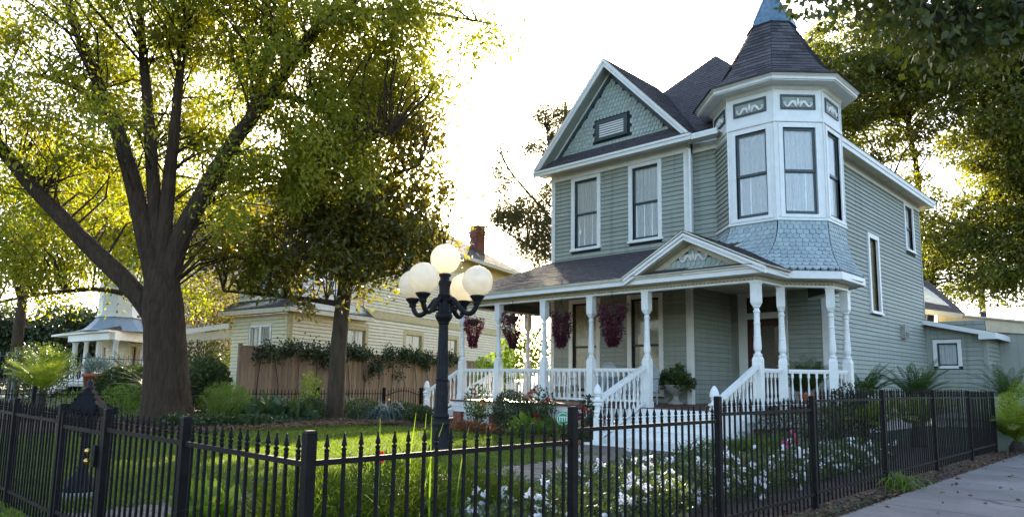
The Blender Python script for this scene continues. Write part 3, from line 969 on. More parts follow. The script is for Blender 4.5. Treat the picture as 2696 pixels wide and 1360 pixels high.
for k in range(5):
    a = R(-135 + 45 * k)
    n_ = (math.cos(a), math.sin(a))
    d_ = (-n_[1], n_[0])
    O = (TX + n_[0] * AP - d_[0] * hw, TY + n_[1] * AP - d_[1] * hw)
    sided = k in (0, 4)
    ops = [] if sided else [(.195, .995, 5.46, 7.6)]
    w_, f = wall(H, O, d_, n_, 2 * hw, 4.9 if sided else 5.3, 7.62, ops, boards=sided, core="shadow_gap" if sided else "white_paint", name="turret_wall", joint=False)
    up, f2 = wall(H, O, d_, n_, 2 * hw, 7.62, 8.64, [], boards=False, core="white_paint", name="turret_wall")
    if not sided:
        wn_ = window(w_.parent, f, .195, .995, 5.46, 7.6, casing=.10, head=.09, proud=.03, curtain="lace", fw=.06)
    # frieze panel
    pb = MB()
    for s0, s1, z0, z1 in ((.17, 1.02, 8.05, 8.10), (.17, 1.02, 8.37, 8.42), (.17, .215, 8.10, 8.37), (.975, 1.02, 8.10, 8.37)): fbox(pb, f, s0, s1, z0, z1, 0, .03)
    pf = pb.build("frieze_panel", "dark_trim", H)
    q = MB()
    fbox(q, f, .215, .975, 8.10, 8.37, 0, .008)
    q.build("panel_field", "siding_paint", pf)
    ornament(f, .595, 8.225, .66, .24, pf)
    if k < 4:                                   # vertical corner strips
        c = octo(AP + .012)[k]
        MB().tube([(c[0], c[1], 5.3), (c[0], c[1], 8.6)], .018, 8).build("corner_bead", "white_paint", H)
def ring(nm, ap0, z0, z1, m="white_paint", ap1=None):
    b = MB()
    p0, p1 = octo(ap0), octo(ap1 or ap0)
    b.add([(x, y, z0) for x, y in p0] + [(x, y, z1) for x, y in p1], [tuple(range(7, -1, -1)), tuple(range(8, 16))] + [(i, (i + 1) % 8, 8 + (i + 1) % 8, 8 + i) for i in range(8)])
    return b.build(nm, m, H)
ring("belt_moulding", AP + .035, 7.74, 7.80)
ring("belt_moulding", AP + .02, 7.8005, 7.84)
ring("sill_moulding", AP + .05, 5.31, 5.37)
ring("bed_moulding", AP + .02, 8.55, 8.6395, "white_paint", AP + .1)
ring("turret_soffit", 1.80, 8.64, 8.665, "white_paint")
ring("turret_fascia", 1.83, 8.6655, 8.735)
ring("crown_moulding", 1.845, 8.7355, 8.79, "white_paint", 1.90)
# turret roof: bell-cast, one shingle tab per piece
prof = [(1.92, 8.785), (1.66, 8.95), (1.37, 9.27), (.93, 10.05), (.50, 10.86)]
core = MB()
for i in range(len(prof)):
    core.v += [(x, y, prof[i][1]) for x, y in octo(prof[i][0] - .004)]
for i in range(len(prof) - 1): core.f += [(i * 8 + k, i * 8 + (k + 1) % 8, i * 8 + 8 + (k + 1) % 8, i * 8 + 8 + k) for k in range(8)]
core.f.append(tuple(range(7, -1, -1)))
tro_ = core.build("turret_roof", "asphalt_courses", H)
def prof_at(t):
    L = [math.dist(a, b) for a, b in zip(prof[:-1], prof[1:])]
    s = t * sum(L)
    for (a, b, l_) in zip(prof[:-1], prof[1:], L):
        if s <= l_ or b is prof[-1]:
            u = min(1, s / l_)
            return a[0] + (b[0] - a[0]) * u, a[1] + (b[1] - a[1]) * u
        s -= l_
rows = 19
for k in range(-1, 5):
    for i in range(rows):
        r0, z0 = prof_at(i / rows)
        r1, z1 = prof_at(min(1, (i + 1.15) / rows))
        A0, B0 = octo(r0 + .006)[k % 8 - 1], octo(r0 + .006)[k % 8]
        A1, B1 = octo(r1 + .001)[k % 8 - 1], octo(r1 + .001)[k % 8]
        wd = math.dist(A0, B0)
        nt = max(1, round(wd / .36))
        sh = (i % 2) * .5
        cuts = [0.] + [min(1, max(0, (j + sh + random.uniform(-.08, .08)) / nt)) for j in range(0 if sh else 1, nt)] + [1.]
        for p, q in zip(cuts[:-1], cuts[1:]):
            if q - p < .02: continue
            nrm = Vector((A0[0] + B0[0] - 2 * TX, A0[1] + B0[1] - 2 * TY, 0)).normalized()
            th = nrm * (.012 + random.uniform(0, .006))
            v = []
            for (a, b, z) in ((A0, B0, z0), (A1, B1, z1)):
                for t in (p + .004, q - .004): v.append(Vector((a[0] + (b[0] - a[0]) * t, a[1] + (b[1] - a[1]) * t, z)))
            MB().add([v[0] + th, v[1] + th, v[3], v[2], v[0], v[1]], [(0, 1, 2, 3), (4, 5, 1, 0), (4, 0, 2), (1, 5, 3)]).build("roof_shingle", "asphalt_shingle", tro_)
cap = MB()
for ap_, z in ((.60, 10.78), (.56, 10.90), (.03, 12.0)): cap.v += [(x, y, z) for x, y in octo(ap_)]
for i in range(2): cap.f += [(i * 8 + k, i * 8 + (k + 1) % 8, i * 8 + 8 + (k + 1) % 8, i * 8 + 8 + k) for k in range(8)]
cap.f += [tuple(range(7, -1, -1)), tuple(range(16, 24))]
co = cap.build("metal_cap", "copper_patina", H)
for k in range(8):
    a, b = octo(.562)[k], octo(.032)[k]
    MB().tube([(*a, 10.9), (*b, 12.0)], .012, 6).build("seam", "copper_patina", co)
MB().lathe([(.03, 0), (.06, .06), (.02, .14), (.005, .4)], (TX, TY, 11.95), 10).build("finial", "copper_patina", co)
# flared shingle skirt below the turret windows
top_c = {-1: (-8.95, 17.09), 0: (-8.13, 16.27), 1: (-6.94, 16.27), 2: (-6.1, 17.1), 3: (-6.1, 18.29), 4: (-6.87, 19.04)}
bot_c = {-1: (-10.4, 15.0), 0: (-8.9, 13.9), 1: (-6.37, 13.7), 2: (-5.12, 14.95), 3: (-5.12, 16.4), 4: (-6.87, 18.6)}
def skp(k, s):
    a, b = Vector(top_c[k]), Vector(bot_c[k])
    p = a + (b - a) * s * s
    return Vector((p.x, p.y, 5.33 - 1.56 * s))
sk = MB()
SN = 12
for k in range(-1, 4):
    for i in range(SN):
        s0, s1 = i / SN, (i + 1) / SN
        sk.quad(skp(k, s1), skp(k + 1, s1), skp(k + 1, s0), skp(k, s0))
sko = sk.build("turret_skirt", "shadow_gap", H, True)
roofz = lambda y: 3.77 + .384 * (y - 13.15)
NR = 12
for k in range(-1, 4):
    for i in range(NR):
        s0, s1 = max(0, (i - .45) / NR), (i + 1) / NR
        A1, B1 = skp(k, s1), skp(k + 1, s1)
        nt = max(2, round((B1 - A1).length / .155))
        for j in range(nt + (i % 2)):
            a0, a1 = (j - .5 * (i % 2)) / nt, (j + 1 - .5 * (i % 2)) / nt
            a0, a1 = max(0, a0), min(1, a1)
            if a1 - a0 < .3 / nt: continue
            P0, P1 = skp(k, s0).lerp(skp(k + 1, s0), a0), skp(k, s0).lerp(skp(k + 1, s0), a1)
            Q0, Q1 = A1.lerp(B1, a0), A1.lerp(B1, a1)
            mid = (Q0 + Q1) / 2
            if k <= 0 and mid.x < -7.8 and mid.z < roofz(mid.y) - .12: continue
            if k < 0 and i > 9: continue
            ax = (Q1 - Q0).normalized()
            ay = ((Q0 + Q1) / 2 - (P0 + P1) / 2)
            h = ay.length
            ay.normalize()
            nn = ay.cross(ax).normalized()
            if nn.z < 0 and nn.dot(Vector((mid.x - TX, mid.y - TY, 0))) < 0: nn = -nn
            if nn.dot(Vector((mid.x - TX, mid.y - TY, .3))) < 0: nn = -nn
            w = (Q1 - Q0).length - .011
            P = (P0 + P1) / 2 - ax * (w / 2)
            scale_piece(P + nn * .002, w, h + random.uniform(-.006, .01), ax, ay, nn, .034 + random.uniform(0, .008), .30).build("skirt_shingle", "skylit_skirt_paint", sko)
# --- porch -------------------------------------------------------------
fl = [(-15.1, 13.3), (-6.05, 13.3), (-6.05, 14.5), (-5.22, 15.3), (-5.22, 16.3), (-6.85, 18.0), (-6.85, 18.95), (-9.55, 18.95), (-9.55, 16.72), (-14.36, 16.72), (-14.36, 21), (-15.1, 21)]
MB().prism(fl, .875, ZF).build("porch_floor", "porch_floor", H)
def inset(poly, e):
    """Move a clockwise-seen polygon inwards (right-angle friendly miter)."""
    out = []
    n = len(poly)
    for i in range(n):
        p0, p1, p2 = Vector(poly[i - 1]), Vector(poly[i]), Vector(poly[(i + 1) % n])
        d1, d2 = (p1 - p0).normalized(), (p2 - p1).normalized()
        n1, n2 = Vector((-d1.y, d1.x)), Vector((-d2.y, d2.x))
        m = (n1 + n2)
        m = m / max(.3, m.length_squared) * 2 * e * (1 if m.length else 0)
        out.append((p1.x + m.x, p1.y + m.y))
    return out
MB().prism(inset(fl, .05), .74, .8745).build("porch_band", "white_paint", H)
MB().prism(inset(fl, .09), .60, .7395).build("porch_band", "white_paint", H)
# brick piers and lattice panels under the porch
pier_at = [(-14.9, 13.55), (-13.48, 13.55), (-11.86, 13.55), (-10.38, 13.55), (-8.95, 13.55), (-6.3, 13.55), (-5.5, 15.4), (-5.45, 16.1), (-14.9, 16.2)]
for x, y in pier_at:
    pr = MB().box(x - .15, y - .15, .15, x + .15, y + .15, .599).build("brick_pier", "mortar", H)
    for i in range(6):
        for s in range(2):
            o2 = .078 if i % 2 else 0
            MB().box(x - .158 + s * .16, y - .162, .17 + i * .072, x - .008 + s * .16 - .004, y - .14, .17 + i * .072 + .06).build("brick", "brick", pr)
            MB().box(x + .14, y - .155 + s * .158, .17 + i * .072, x + .162, y - .005 + s * .158, .17 + i * .072 + .06).build("brick", "brick", pr)
def lattice(a, b, z0, z1):
    a, b = Vector((*a, 0)), Vector((*b, 0))
    d = (b - a)
    L = d.length
    d.normalize()
    m = MB()
    h = z1 - z0
    nrm = Vector((d.y, -d.x, 0))
    k = -h
    while k < L:
        for sg in (1, -1):
            s0, s1 = (k, k + h)
            zz0, zz1 = (z0, z1) if sg > 0 else (z1, z0)
            if s0 < 0: zz0 = zz0 + (zz1 - zz0) * (-s0 / h); s0 = 0
            if s1 > L: zz1 = zz1 - (zz1 - zz0) * ((s1 - L) / max(.001, s1 - s0)); s1 = L
            if s1 - s0 < .03: continue
            m.beam(a + d * s0 + Vector((0, 0, zz0)) + nrm * .006 * sg, a + d * s1 + Vector((0, 0, zz1)) + nrm * .006 * sg, .008, .03, up=(0, 0, 1))
        k += .085
    m.beam(a + Vector((0, 0, z0 + .02)) + nrm * .02, b + Vector((0, 0, z0 + .02)) + nrm * .02, .02, .05)
    return m.build("lattice_panel", "white_paint", H, kind="stuff")
for a, b in (((-14.75, 13.5), (-13.63, 13.5)), ((-13.33, 13.5), (-12.0, 13.5)), ((-11.7, 13.5), (-10.53, 13.5)), ((-10.22, 13.5), (-9.12, 13.5)), ((-6.3, 13.6), (-6.3, 14.5)), ((-6.1, 14.75), (-5.6, 15.25)), ((-5.42, 15.5), (-5.42, 16.0)), ((-14.85, 16.0), (-14.85, 13.7))): lattice(a, b, .2, .59)
# posts
def post_mesh(top, w=.085):
    h = top - ZF
    b = MB()
    b.box(-w * 1.15, -w * 1.15, 0, w * 1.15, w * 1.15, .12)
    b.add([(sx * w, sy * w, z) for z in (.12, 1.02) for sx, sy in ((-1, -1), (1, -1), (1, 1), (-1, 1))] + [(sx * w * .72, sy * w * .72, 1.09) for sx, sy in ((-1, -1), (1, -1), (1, 1), (-1, 1))],
          [(0, 1, 5, 4), (1, 2, 6, 5), (2, 3, 7, 6), (3, 0, 4, 7), (4, 5, 9, 8), (5, 6, 10, 9), (6, 7, 11, 10), (7, 4, 8, 11), (8, 9, 10, 11)])
    z1 = h - .45
    q = z1 - 1.07
    pr = [(.045, 0), (.075, .02), (.078, .05), (.05, .075), (.05, .10), (.068, .14), (.072, .2), (.062, .36), (.066, .37), (.066, .39), (.06, .40), (.054, .62), (.06, .63), (.06, .65), (.053, .66), (.05, .84), (.062, .86), (.062, .885), (.05, .90), (.045, .93), (.07, .965), (.05, 1.0)]
    b.lathe([(r_ * 1.08, 1.07 + t * q) for r_, t in pr], seg=14)
    b.add([(sx * w * .72, sy * w * .72, z1 - .02) for sx, sy in ((-1, -1), (1, -1), (1, 1), (-1, 1))] + [(sx * w, sy * w, z) for z in (z1 + .045, h) for sx, sy in ((-1, -1), (1, -1), (1, 1), (-1, 1))],
          [(3, 2, 1, 0), (0, 1, 5, 4), (1, 2, 6, 5), (2, 3, 7, 6), (3, 0, 4, 7), (4, 5, 9, 8), (5, 6, 10, 9), (6, 7, 11, 10), (7, 4, 8, 11), (8, 9, 10, 11)])
    b.box(-w * 1.12, -w * 1.12, h - .03, w * 1.12, w * 1.12, h + .002)
    return b.mesh("porch_post", "white_paint")
pme_ = post_mesh(ZB)
PA, PB, PC, PD = (-6.27, 13.55), (-6.2, 14.55), (-5.47, 15.30), (-5.42, 16.03)
post_xy = [(-14.9, 13.55), (-13.48, 13.55), (-11.86, 13.55), (-10.38, 13.55), (-8.83, 13.55), PA, PB, PC, PD, (-14.9, 16.25), (-14.9, 19.2)]
for x, y in post_xy:
    rot = 45 if (x, y) == PB or (x, y) == PC else 0
    link(pme_, "porch_post", H, mw=Matrix.Translation((x, y, ZF)) @ Matrix.Rotation(R(rot * .5 if rot else 0), 4, 'Z'))
# balusters
def bal_mesh(h, name="baluster"):
    b = MB()
    w = .021
    b.box(-w, -w, 0, w, w, h * .16)
    b.lathe([(.014, h * .16), (.024, h * .18), (.013, h * .21), (.016, h * .25), (.023, h * .34), (.018, h * .5), (.012, h * .68), (.012, h * .71), (.02, h * .73), (.02, h * .745), (.012, h * .76), (.016, h * .79)], seg=8)
    b.box(-w, -w, h * .79, w, w, h)
    return b.mesh(name, "white_paint")
bal = bal_mesh(.66)
def railing(p, q, z0=1.03, z1=1.78, trim=.1):
    p, q = Vector((*p, 0)), Vector((*q, 0))
    d = (q - p).normalized()
    a, b = p + d * trim, q - d * trim
    m = MB()
    m.beam(a + Vector((0, 0, z1 - .035)), b + Vector((0, 0, z1 - .035)), .085, .05)
    m.beam(a + Vector((0, 0, z1 - .075)), b + Vector((0, 0, z1 - .075)), .05, .03)
    rl = m.build("railing", "white_paint", H)
    MB().beam(a + Vector((0, 0, z0 + .02)), b + Vector((0, 0, z0 + .02)), .05, .045).build("bottom_rail", "white_paint", rl)
    L = (b - a).length
    k = max(2, round(L / .157))
    for i in range(k):
        c = a + d * (L * (i + .5) / k)
        link(bal, "baluster", rl, mw=Matrix.Translation((c.x, c.y, z0 + .04)) @ Matrix.Rotation(math.atan2(d.y, d.x), 4, 'Z'))
for a, b in (((-14.9, 13.55), (-13.48, 13.55)), ((-13.48, 13.55), (-11.86, 13.55)), ((-11.86, 13.55), (-10.38, 13.55)), ((-10.38, 13.55), (-8.83, 13.55)), (PA, PB), (PB, PC), (PC, PD), ((-14.9, 15.3), (-14.9, 16.25)), ((-14.9, 16.25), (-14.9, 19.2))): railing(a, b)
# front steps
st = MB()
st.box(-8.84, 13.25, .3, -6.29, 13.29, .9)
sto = st.build("porch_steps", "white_paint", H)
for s in (-1, 1):
    x = -7.575 + s * 1.25
    MB().extr([(13.3, .6), (13.3, .86), (11.9, .28), (11.9, .2), (12.2, .2)], (x, 0, 0), (0, 1, 0), (0, 0, 1), (.05 * s, 0, 0)).build("stringer", "white_paint", sto)
NSTEP = 5
for i in range(NSTEP):
    zt = ZF - .005 - (i + 1) * .144 + .0
    y0 = 13.3 - i * .34
    MB().box(-8.93, y0 - .36, zt - .04, -6.2, y0 + .02, zt).build("tread", "white_paint", sto)
    MB().box(-8.86, y0 - .012, zt, -6.27, y0 + .012, zt + .104).build("riser", "white_paint", sto)
MB().box(-9.0, 11.5, .2, -6.1, 11.62, .26).build("tread", "white_paint", sto)
def newel(x, y, z0=.2, h=1.22):
    b = MB()
    b.box(x - .085, y - .085, z0, x + .085, y + .085, z0 + .1)
    b.box(x - .06, y - .06, z0 + .1, x + .06, y + .06, z0 + .55)
    b.lathe([(.06, .55), (.075, .58), (.07, .62), (.085, .66), (.06, .70), (.06, .78), (.1, .79), (.1, .81), (.07, .84), (.115, .87), (.115, .89), (.06, .92), (.055, .96), (.08, .985), (.05, 1.0), (.085, 1.02), (.085, 1.06), (.065, 1.14), (.03, 1.2), (.004, 1.22)], (x, y, z0), 14)
    return b.build("newel_post", "white_paint", H)
def stair_rail(x0, y0, z0, x1, y1, z1):
    """Sloping handrail with balusters standing on the string below it."""
    m = MB()
    a, b = Vector((x0, y0, z0)), Vector((x1, y1, z1))
    m.beam(a, b, .10, .07)
    m.beam(a - Vector((0, 0, .045)), b - Vector((0, 0, .045)), .055, .05)
    dz = Vector((0, 0, .78))
    so2 = m.build("stair_railing", "white_paint", H)
    MB().beam(a - dz, b - dz, .05, .045).build("bottom_rail", "white_paint", so2)
    n = 10
    bm = bal_mesh(.72)
    for i in range(n):
        c = a.lerp(b, (i + .6) / n)
        link(bm, "baluster", so2, mw=Matrix.Translation((c.x, c.y, c.z - .77)))
stair_rail(-8.85, 13.46, 1.80, -8.85, 11.85, 1.13)
stair_rail(-6.27, 13.46, 1.80, -6.27, 11.85, 1.13)
newel(-8.85, 11.76); newel(-6.27, 11.76)
# side steps at the left end of the porch
ss_ = MB()
ss_.box(-15.14, 13.75, .3, -15.1, 15.1, .9)
sso = ss_.build("porch_steps", "white_paint", H)
for s in (13.72, 15.12): MB().extr([(-15.1, .6), (-15.1, .86), (-16.5, .28), (-16.5, .2), (-16.2, .2)], (0, s, 0), (1, 0, 0), (0, 0, 1), (0, .05, 0)).build("stringer", "white_paint", sso)
for i in range(5):
    zt = ZF - .005 - (i + 1) * .144
    MB().box(-15.1 - i * .34 - .36, 13.68, zt - .04, -15.1 - i * .34 + .02, 15.2, zt).build("tread", "white_paint", sso)
stair_rail(-15.0, 13.72, 1.80, -16.55, 13.72, 1.13)
stair_rail(-15.0, 15.18, 1.80, -16.55, 15.18, 1.13)
newel(-16.62, 13.72); newel(-16.62, 15.18)
# beam, scalloped trim, soffit and fascia around the porch
bl = [(-14.9, 21), (-14.9, 13.55), PA, PB, PC, PD, (-6.6, 17.2)]
def offs(path, e):
    out = []
    for i, p in enumerate(path):
        p1 = Vector(p)
        d1 = (p1 - Vector(path[i - 1])).normalized() if i else None
        d2 = (Vector(path[i + 1]) - p1).normalized() if i < len(path) - 1 else None
        d1, d2 = d1 or d2, d2 or d1
        n1, n2 = Vector((d1.y, -d1.x)), Vector((d2.y, -d2.x))
        m = n1 + n2
        out.append(tuple(p1 + m / m.length_squared * 2 * e))
    return out
def strip(mb, path, e0, e1, z0, z1):
    """Solid band following a path between two offsets."""
    A, B = offs(path, e0), offs(path, e1)
    for i in range(len(path) - 1):
        a, b, c, d = A[i], A[i + 1], B[i + 1], B[i]
        mb.prism([a, b, c, d][::-1] if e1 > e0 else [a, b, c, d], z0, z1)
    return mb
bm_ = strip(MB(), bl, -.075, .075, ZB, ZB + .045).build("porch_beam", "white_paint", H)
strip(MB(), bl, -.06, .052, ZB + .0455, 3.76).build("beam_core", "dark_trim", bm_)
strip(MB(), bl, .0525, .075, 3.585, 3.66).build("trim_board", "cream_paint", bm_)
sc = MB()
path = offs(bl, .064)
for a, b in zip(path[:-1], path[1:]):
    a, b = Vector((*a, 0)), Vector((*b, 0))
    L = (b - a).length
    d = (b - a).normalized()
    nn = Vector((d.y, -d.x, 0))
    n = max(1, round(L / .088))
    w = L / n
    for i in range(n):
        pts = [(0, .0), (w * .94, .0)] + [(w * .47 + w * .47 * math.cos(R(t)), -.032 - .033 * math.sin(R(t))) for t in (0, 30, 60, 90, 120, 150, 180)]
        sc.extr(pts[::-1], a + d * (w * i) + nn * .012 + Vector((0, 0, 3.585)), d, Vector((0, 0, 1)), -nn * .014)
sc.build("scalloped_trim", "cream_paint", bm_, kind="stuff")
strip(MB(), bl, .076, .36, 3.66, 3.675).build("porch_soffit", "white_paint", H)
# fascia: out to the eave line
fa = [(-15.3, 21), (-15.3, 13.17), (-5.9, 13.17), (-5.9, 14.2), (-5.1, 15.0), (-5.1, 16.4), (-6.5, 17.8)]
strip(MB(), fa, -.03, 0, 3.60, 3.76).build("fascia", "white_paint", H)
strip(MB(), fa[:3], .0005, .035, 3.70, 3.775).build("fascia_moulding", "white_paint", H)
strip(MB(), fa, -.35, -.031, 3.61, 3.635).build("porch_soffit", "white_paint", H)
MB().prism([(-15.0, 14.1), (-7.2, 14.1), (-6.5, 15.2), (-6.1, 15.7), (-6.1, 16.8), (-6.9, 17.7), (-6.9, 19), (-9.5, 19), (-9.5, 16.8), (-14.3, 16.8), (-14.3, 21), (-15.0, 21)], 3.98, 4.03).build("porch_ceiling", "soffit_paint", H)
roof("porch_roof", [((-15.36, 13.1, 3.76), (-7.7, 13.1, 3.76), (XL, YFW, 5.12), (-7.7, YFW, 5.12), 24),
                    ((-15.36, 21, 3.76), (-15.36, 13.1, 3.76), (XL, 21, 5.12), (XL, YFW, 5.12), 24)], th=.05)
# pediment over the steps
pd = (-7.6, 4.60)
pl, prr = (-9.12, 3.76), (-5.86, 3.74)
YPD = 13.09
pe = MB().extr([(pl[0] + .3, 3.74), (prr[0] - .3, 3.74), (pd[0], pd[1] - .12)], (0, YPD + .36, 0), (1, 0, 0), (0, 0, 1), (0, .08, 0)).build("pediment", "shadow_gap", H)
def ped_rake(nm, y0, y1, dz0, dz1, m, parent=H, ins=0.):
    b = MB()
    for ex, ez in (pl, prr):
        sg = 1 if ex > pd[0] else -1
        k = (pd[1] - ez) / abs(ex - pd[0])
        e2 = (ex - sg * ins, ez + k * ins)
        p = [(pd[0], pd[1] + dz0), (e2[0], e2[1] + dz0), (e2[0], e2[1] + dz1), (pd[0], pd[1] + dz1)]
        b.add([(x, y, zz) for y in (y0, y1) for x, zz in p], [(0, 1, 2, 3), (7, 6, 5, 4), (0, 4, 5, 1), (1, 5, 6, 2), (2, 6, 7, 3), (3, 7, 4, 0)])
    return b.build(nm, m, parent)
ped_rake("barge_board", YPD, YPD + .04, -.17, -.03, "white_paint")
ped_rake("barge_moulding", YPD - .04, YPD - .001, -.09, -.03, "white_paint")
ped_rake("barge_moulding", YPD - .02, YPD - .0005, -.17, -.13, "white_paint")
ped_rake("pediment_soffit", YPD + .041, YPD + .355, -.185, -.155, "cream_paint", H, .15)
ped_rake("rake_board", YPD + .32, YPD + .355, -.30, -.187, "cream_paint", H, .45)
for r_, (z, hw_) in enumerate(((3.80, .98), (3.92, .66), (4.04, .34), (4.16, .12))):
    n = max(1, int(2 * hw_ / .118))
    for i in range(n):
        x = pd[0] + .03 - n * .059 + i * .118
        link(base_me, "fish_scale_shingle", pe, mw=Matrix.Translation((x, YPD + .355 - .006 * (4 - r_) / 4, z + .15)) @ Matrix.Diagonal((.93, 1, .95, 1)))
fP = fr((pd[0], YPD + .33), (1, 0), (0, -1))
ornament(fP, .03, 4.13, .62, .24, pe, .01)
roof("pent_roof", [((pl[0] + .12, YPD - .02, 3.765), (prr[0] - .02, YPD - .02, 3.765), (pl[0] + .42, YPD + .35, 3.86), (prr[0] - .42, YPD + .35, 3.86), 4)], th=.02)
roof("pediment_roof", [((prr[0] + .04, YPD - .05, 3.745), (prr[0] + .04, 14.3, 3.745), (pd[0], YPD - .05, 4.63), (pd[0], 15.75, 4.63), 14),
                       ((pl[0] - .04, 15.4, 3.76), (pl[0] - .04, YPD - .05, 3.76), (pd[0], 15.4, 4.63), (pd[0], YPD - .05, 4.63), 14)], th=.03)
# porch light
lt = MB().lathe([(.09, .1), (.09, .07), (.04, .06), (.04, .02)], (-8.4, 16.0, 3.9), 12).build("porch_light", "brown_trim", H)
MB().sphere((-8.4, 16.0, 3.86), .075, 12, 8).build("lamp_shade", "lens_glass", lt, True)
# --- rear annex -------------------------------------------------------
an_win = (.30, .92, 2.19, 2.96, .13)
_, fA = wall(H, (-6.83, 28.13), (1, 0), (0, -1), 1.75, .4, 3.7, [an_win], exposure=.15, joint=False)
window(H, fA, *an_win[:4], casing=.12, double=False, curtain="lace", sash="dark_trim", sill=False)
board("corner_board", -6.83, 28.09, .4, -6.70, 28.12, 3.6, "siding_paint")
board("corner_board", -5.16, 28.085, .4, -5.05, 28.2, 3.2, "siding_paint")
wall(H, (-5.08, 28.13), (0, 1), (1, 0), 3.9, .4, 3.2, [], exposure=.15, joint=False)
wall(H, (-5.08, 32.05), (1, 0), (0, -1), 3.2, .4, 3.6, [], exposure=.15, joint=False)
roof("annex_roof", [((-4.75, 27.75, 3.25), (-4.75, 34.4, 3.25), (-6.9, 27.75, 3.78), (-6.9, 34.4, 3.78), 12)], th=.05)
an = MB()
an.extr([(-6.9, 3.62), (-4.76, 3.10), (-4.76, 3.24), (-6.9, 3.77)], (0, 27.72, 0), (1, 0, 0), (0, 0, 1), (0, .035, 0))
an.build("fascia", "white_paint", H)
MB().box(-4.76, 27.721, 3.06, -4.72, 34.4, 3.25).build("fascia", "white_paint", H)
MB().box(-5.2, 27.68, 3.04, -4.718, 27.7195, 3.25).build("eave_return", "white_paint", H)
roof("wing_roof", [((-9.5, 29.6, 4.75), (-5.9, 29.6, 4.05), (-9.5, 33.5, 6.6), (-7.9, 33.5, 5.8), 12)], th=.06)
wg = MB().extr([(-8.4, 4.35), (-6.0, 3.9), (-6.0, 4.08), (-8.4, 4.55)], (0, 29.55, 0), (1, 0, 0), (0, 0, 1), (0, .04, 0))
wg.build("fascia", "cream_paint", H)
wl = MB().extr([(-6.9, 3.6), (-1.2, 3.0), (-1.2, 3.25), (-6.6, 4.15), (-6.9, 4.15)], (0, 30.0, 0), (1, 0, 0), (0, 0, 1), (0, .05, 0))
wl.build("fascia", "cream_paint", H)
wall(H, (-8.2, 30.1), (1, 0), (0, -1), 7.0, .4, 3.7, [], exposure=.15, boards=False, core="siding_paint", joint=False)
roof("wing_roof", [((-1.2, 29.9, 3.27), (-1.2, 35, 3.27), (-6.7, 29.9, 4.17), (-6.7, 35, 4.17), 10)], th=.05)
# ================================================================ IRON FENCES
def picket_mesh(h, w=.0072):
    return MB().box(-w, -w, 0, w, w, h).mesh("picket", "black_iron")
def spear_mesh():
    b = MB()
    b.lathe([(.010, -.052), (.017, -.048), (.017, -.036), (.012, -.030), (.012, -.024), (.019, -.018), (.019, -.010), (.009, -.004), (.009, .002), (.020, .006), (.019, .012), (.011, .042), (.0065, .058), (.0065, .064), (.007, .07), (.002, .074)], seg=8)
    b.v = [(x * .70, y * .70, z * .84 + .005) for x, y, z in b.v]
    return b.mesh("spear_tip", "black_iron", True)
SPEAR = spear_mesh()
def fence_panel(parent, a, b, tip, zb, n, rails=(.14, None), hpick=None):
    """Two rails and n pickets, each with its cast spear tip, between post axes a and b."""
    a, b = Vector((*a, 0)), Vector((*b, 0))
    d = (b - a).normalized()
    top = tip - .075
    MB().beam(a + d * .03 + Vector((0, 0, tip - .135)), b - d * .03 + Vector((0, 0, tip - .135)), .024, .026).build("rail", "black_iron", parent)
    MB().beam(a + d * .03 + Vector((0, 0, zb + .15)), b - d * .03 + Vector((0, 0, zb + .15)), .024, .026).build("rail", "black_iron", parent)
    pm_ = picket_mesh(top - zb - .03)
    L = (b - a).length
    for i in range(n):
        c = a + d * (L * (i + 1) / (n + 1))
        lean = Matrix.Rotation(random.uniform(-.006, .006), 4, 'X') @ Matrix.Rotation(random.uniform(-.006, .006), 4, 'Y')
        p = link(pm_, "picket", parent, mw=Matrix.Translation((c.x, c.y, zb + .03)) @ lean)
        link(SPEAR, "spear_tip", p, mw=Matrix.Translation((0, 0, top - zb - .03)) @ Matrix.Rotation(random.random(), 4, 'Z'))
def fence_post(parent, x, y, zt, w=.0245):
    b = MB().box(x - w, y - w, .12, x + w, y + w, zt - .008)
    b.add([(x - w - .003, y - w - .003, zt - .012), (x + w + .003, y - w - .003, zt - .012), (x + w + .003, y + w + .003, zt - .012), (x - w - .003, y + w + .003, zt - .012), (x - w + .006, y - w + .006, zt), (x + w - .006, y - w + .006, zt), (x + w - .006, y + w - .006, zt), (x - w + .006, y + w - .006, zt)],
          [(3, 2, 1, 0), (4, 5, 6, 7)] + [(k, (k + 1) % 4, 4 + (k + 1) % 4, 4 + k) for k in range(4)])
    return b.build("post", "black_iron", parent)
fe = thing("iron_fence", "black spear-topped iron fence turning the corner in front of the garden", "fence", (-2.94, 1.74, .2))
FX = -2.92
fy = [1.74, 3.62, 5.53, 7.53, 9.8, 12.15, 14.4, 16.4]
ftop = [1.215, 1.295, 1.35, 1.345, 1.41, 1.415, 1.40, 1.39]
ftip = [1.205, 1.28, 1.335, 1.425, 1.43, 1.425, 1.41]
for y, z in zip(fy, ftop): fence_post(fe, FX, y, z)
for i in range(7): fence_panel(fe, (FX, fy[i]), (FX, fy[i + 1]), ftip[i], .19 + .01 * i, 19 if i < 4 else 22)
fence_post(fe, -4.28, 1.74, 1.22)
fence_post(fe, -5.63, 1.74, 1.215)
fence_panel(fe, (FX, 1.74), (-4.28, 1.74), 1.20, .2, 13)
fence_panel(fe, (-4.28, 1.74), (-5.63, 1.74), 1.20, .2, 13)
f2_ = thing("iron_fence", "run of black iron fence left of the garden gate and mailbox", "fence", (-6.74, 1.74, .2))
lx = [-6.74, -8.27, -9.8, -11.35]
for x in lx: fence_post(f2_, x, 1.74, 1.215)
for i in range(3): fence_panel(f2_, (lx[i], 1.74), (lx[i + 1], 1.74), 1.20, .2, 15)
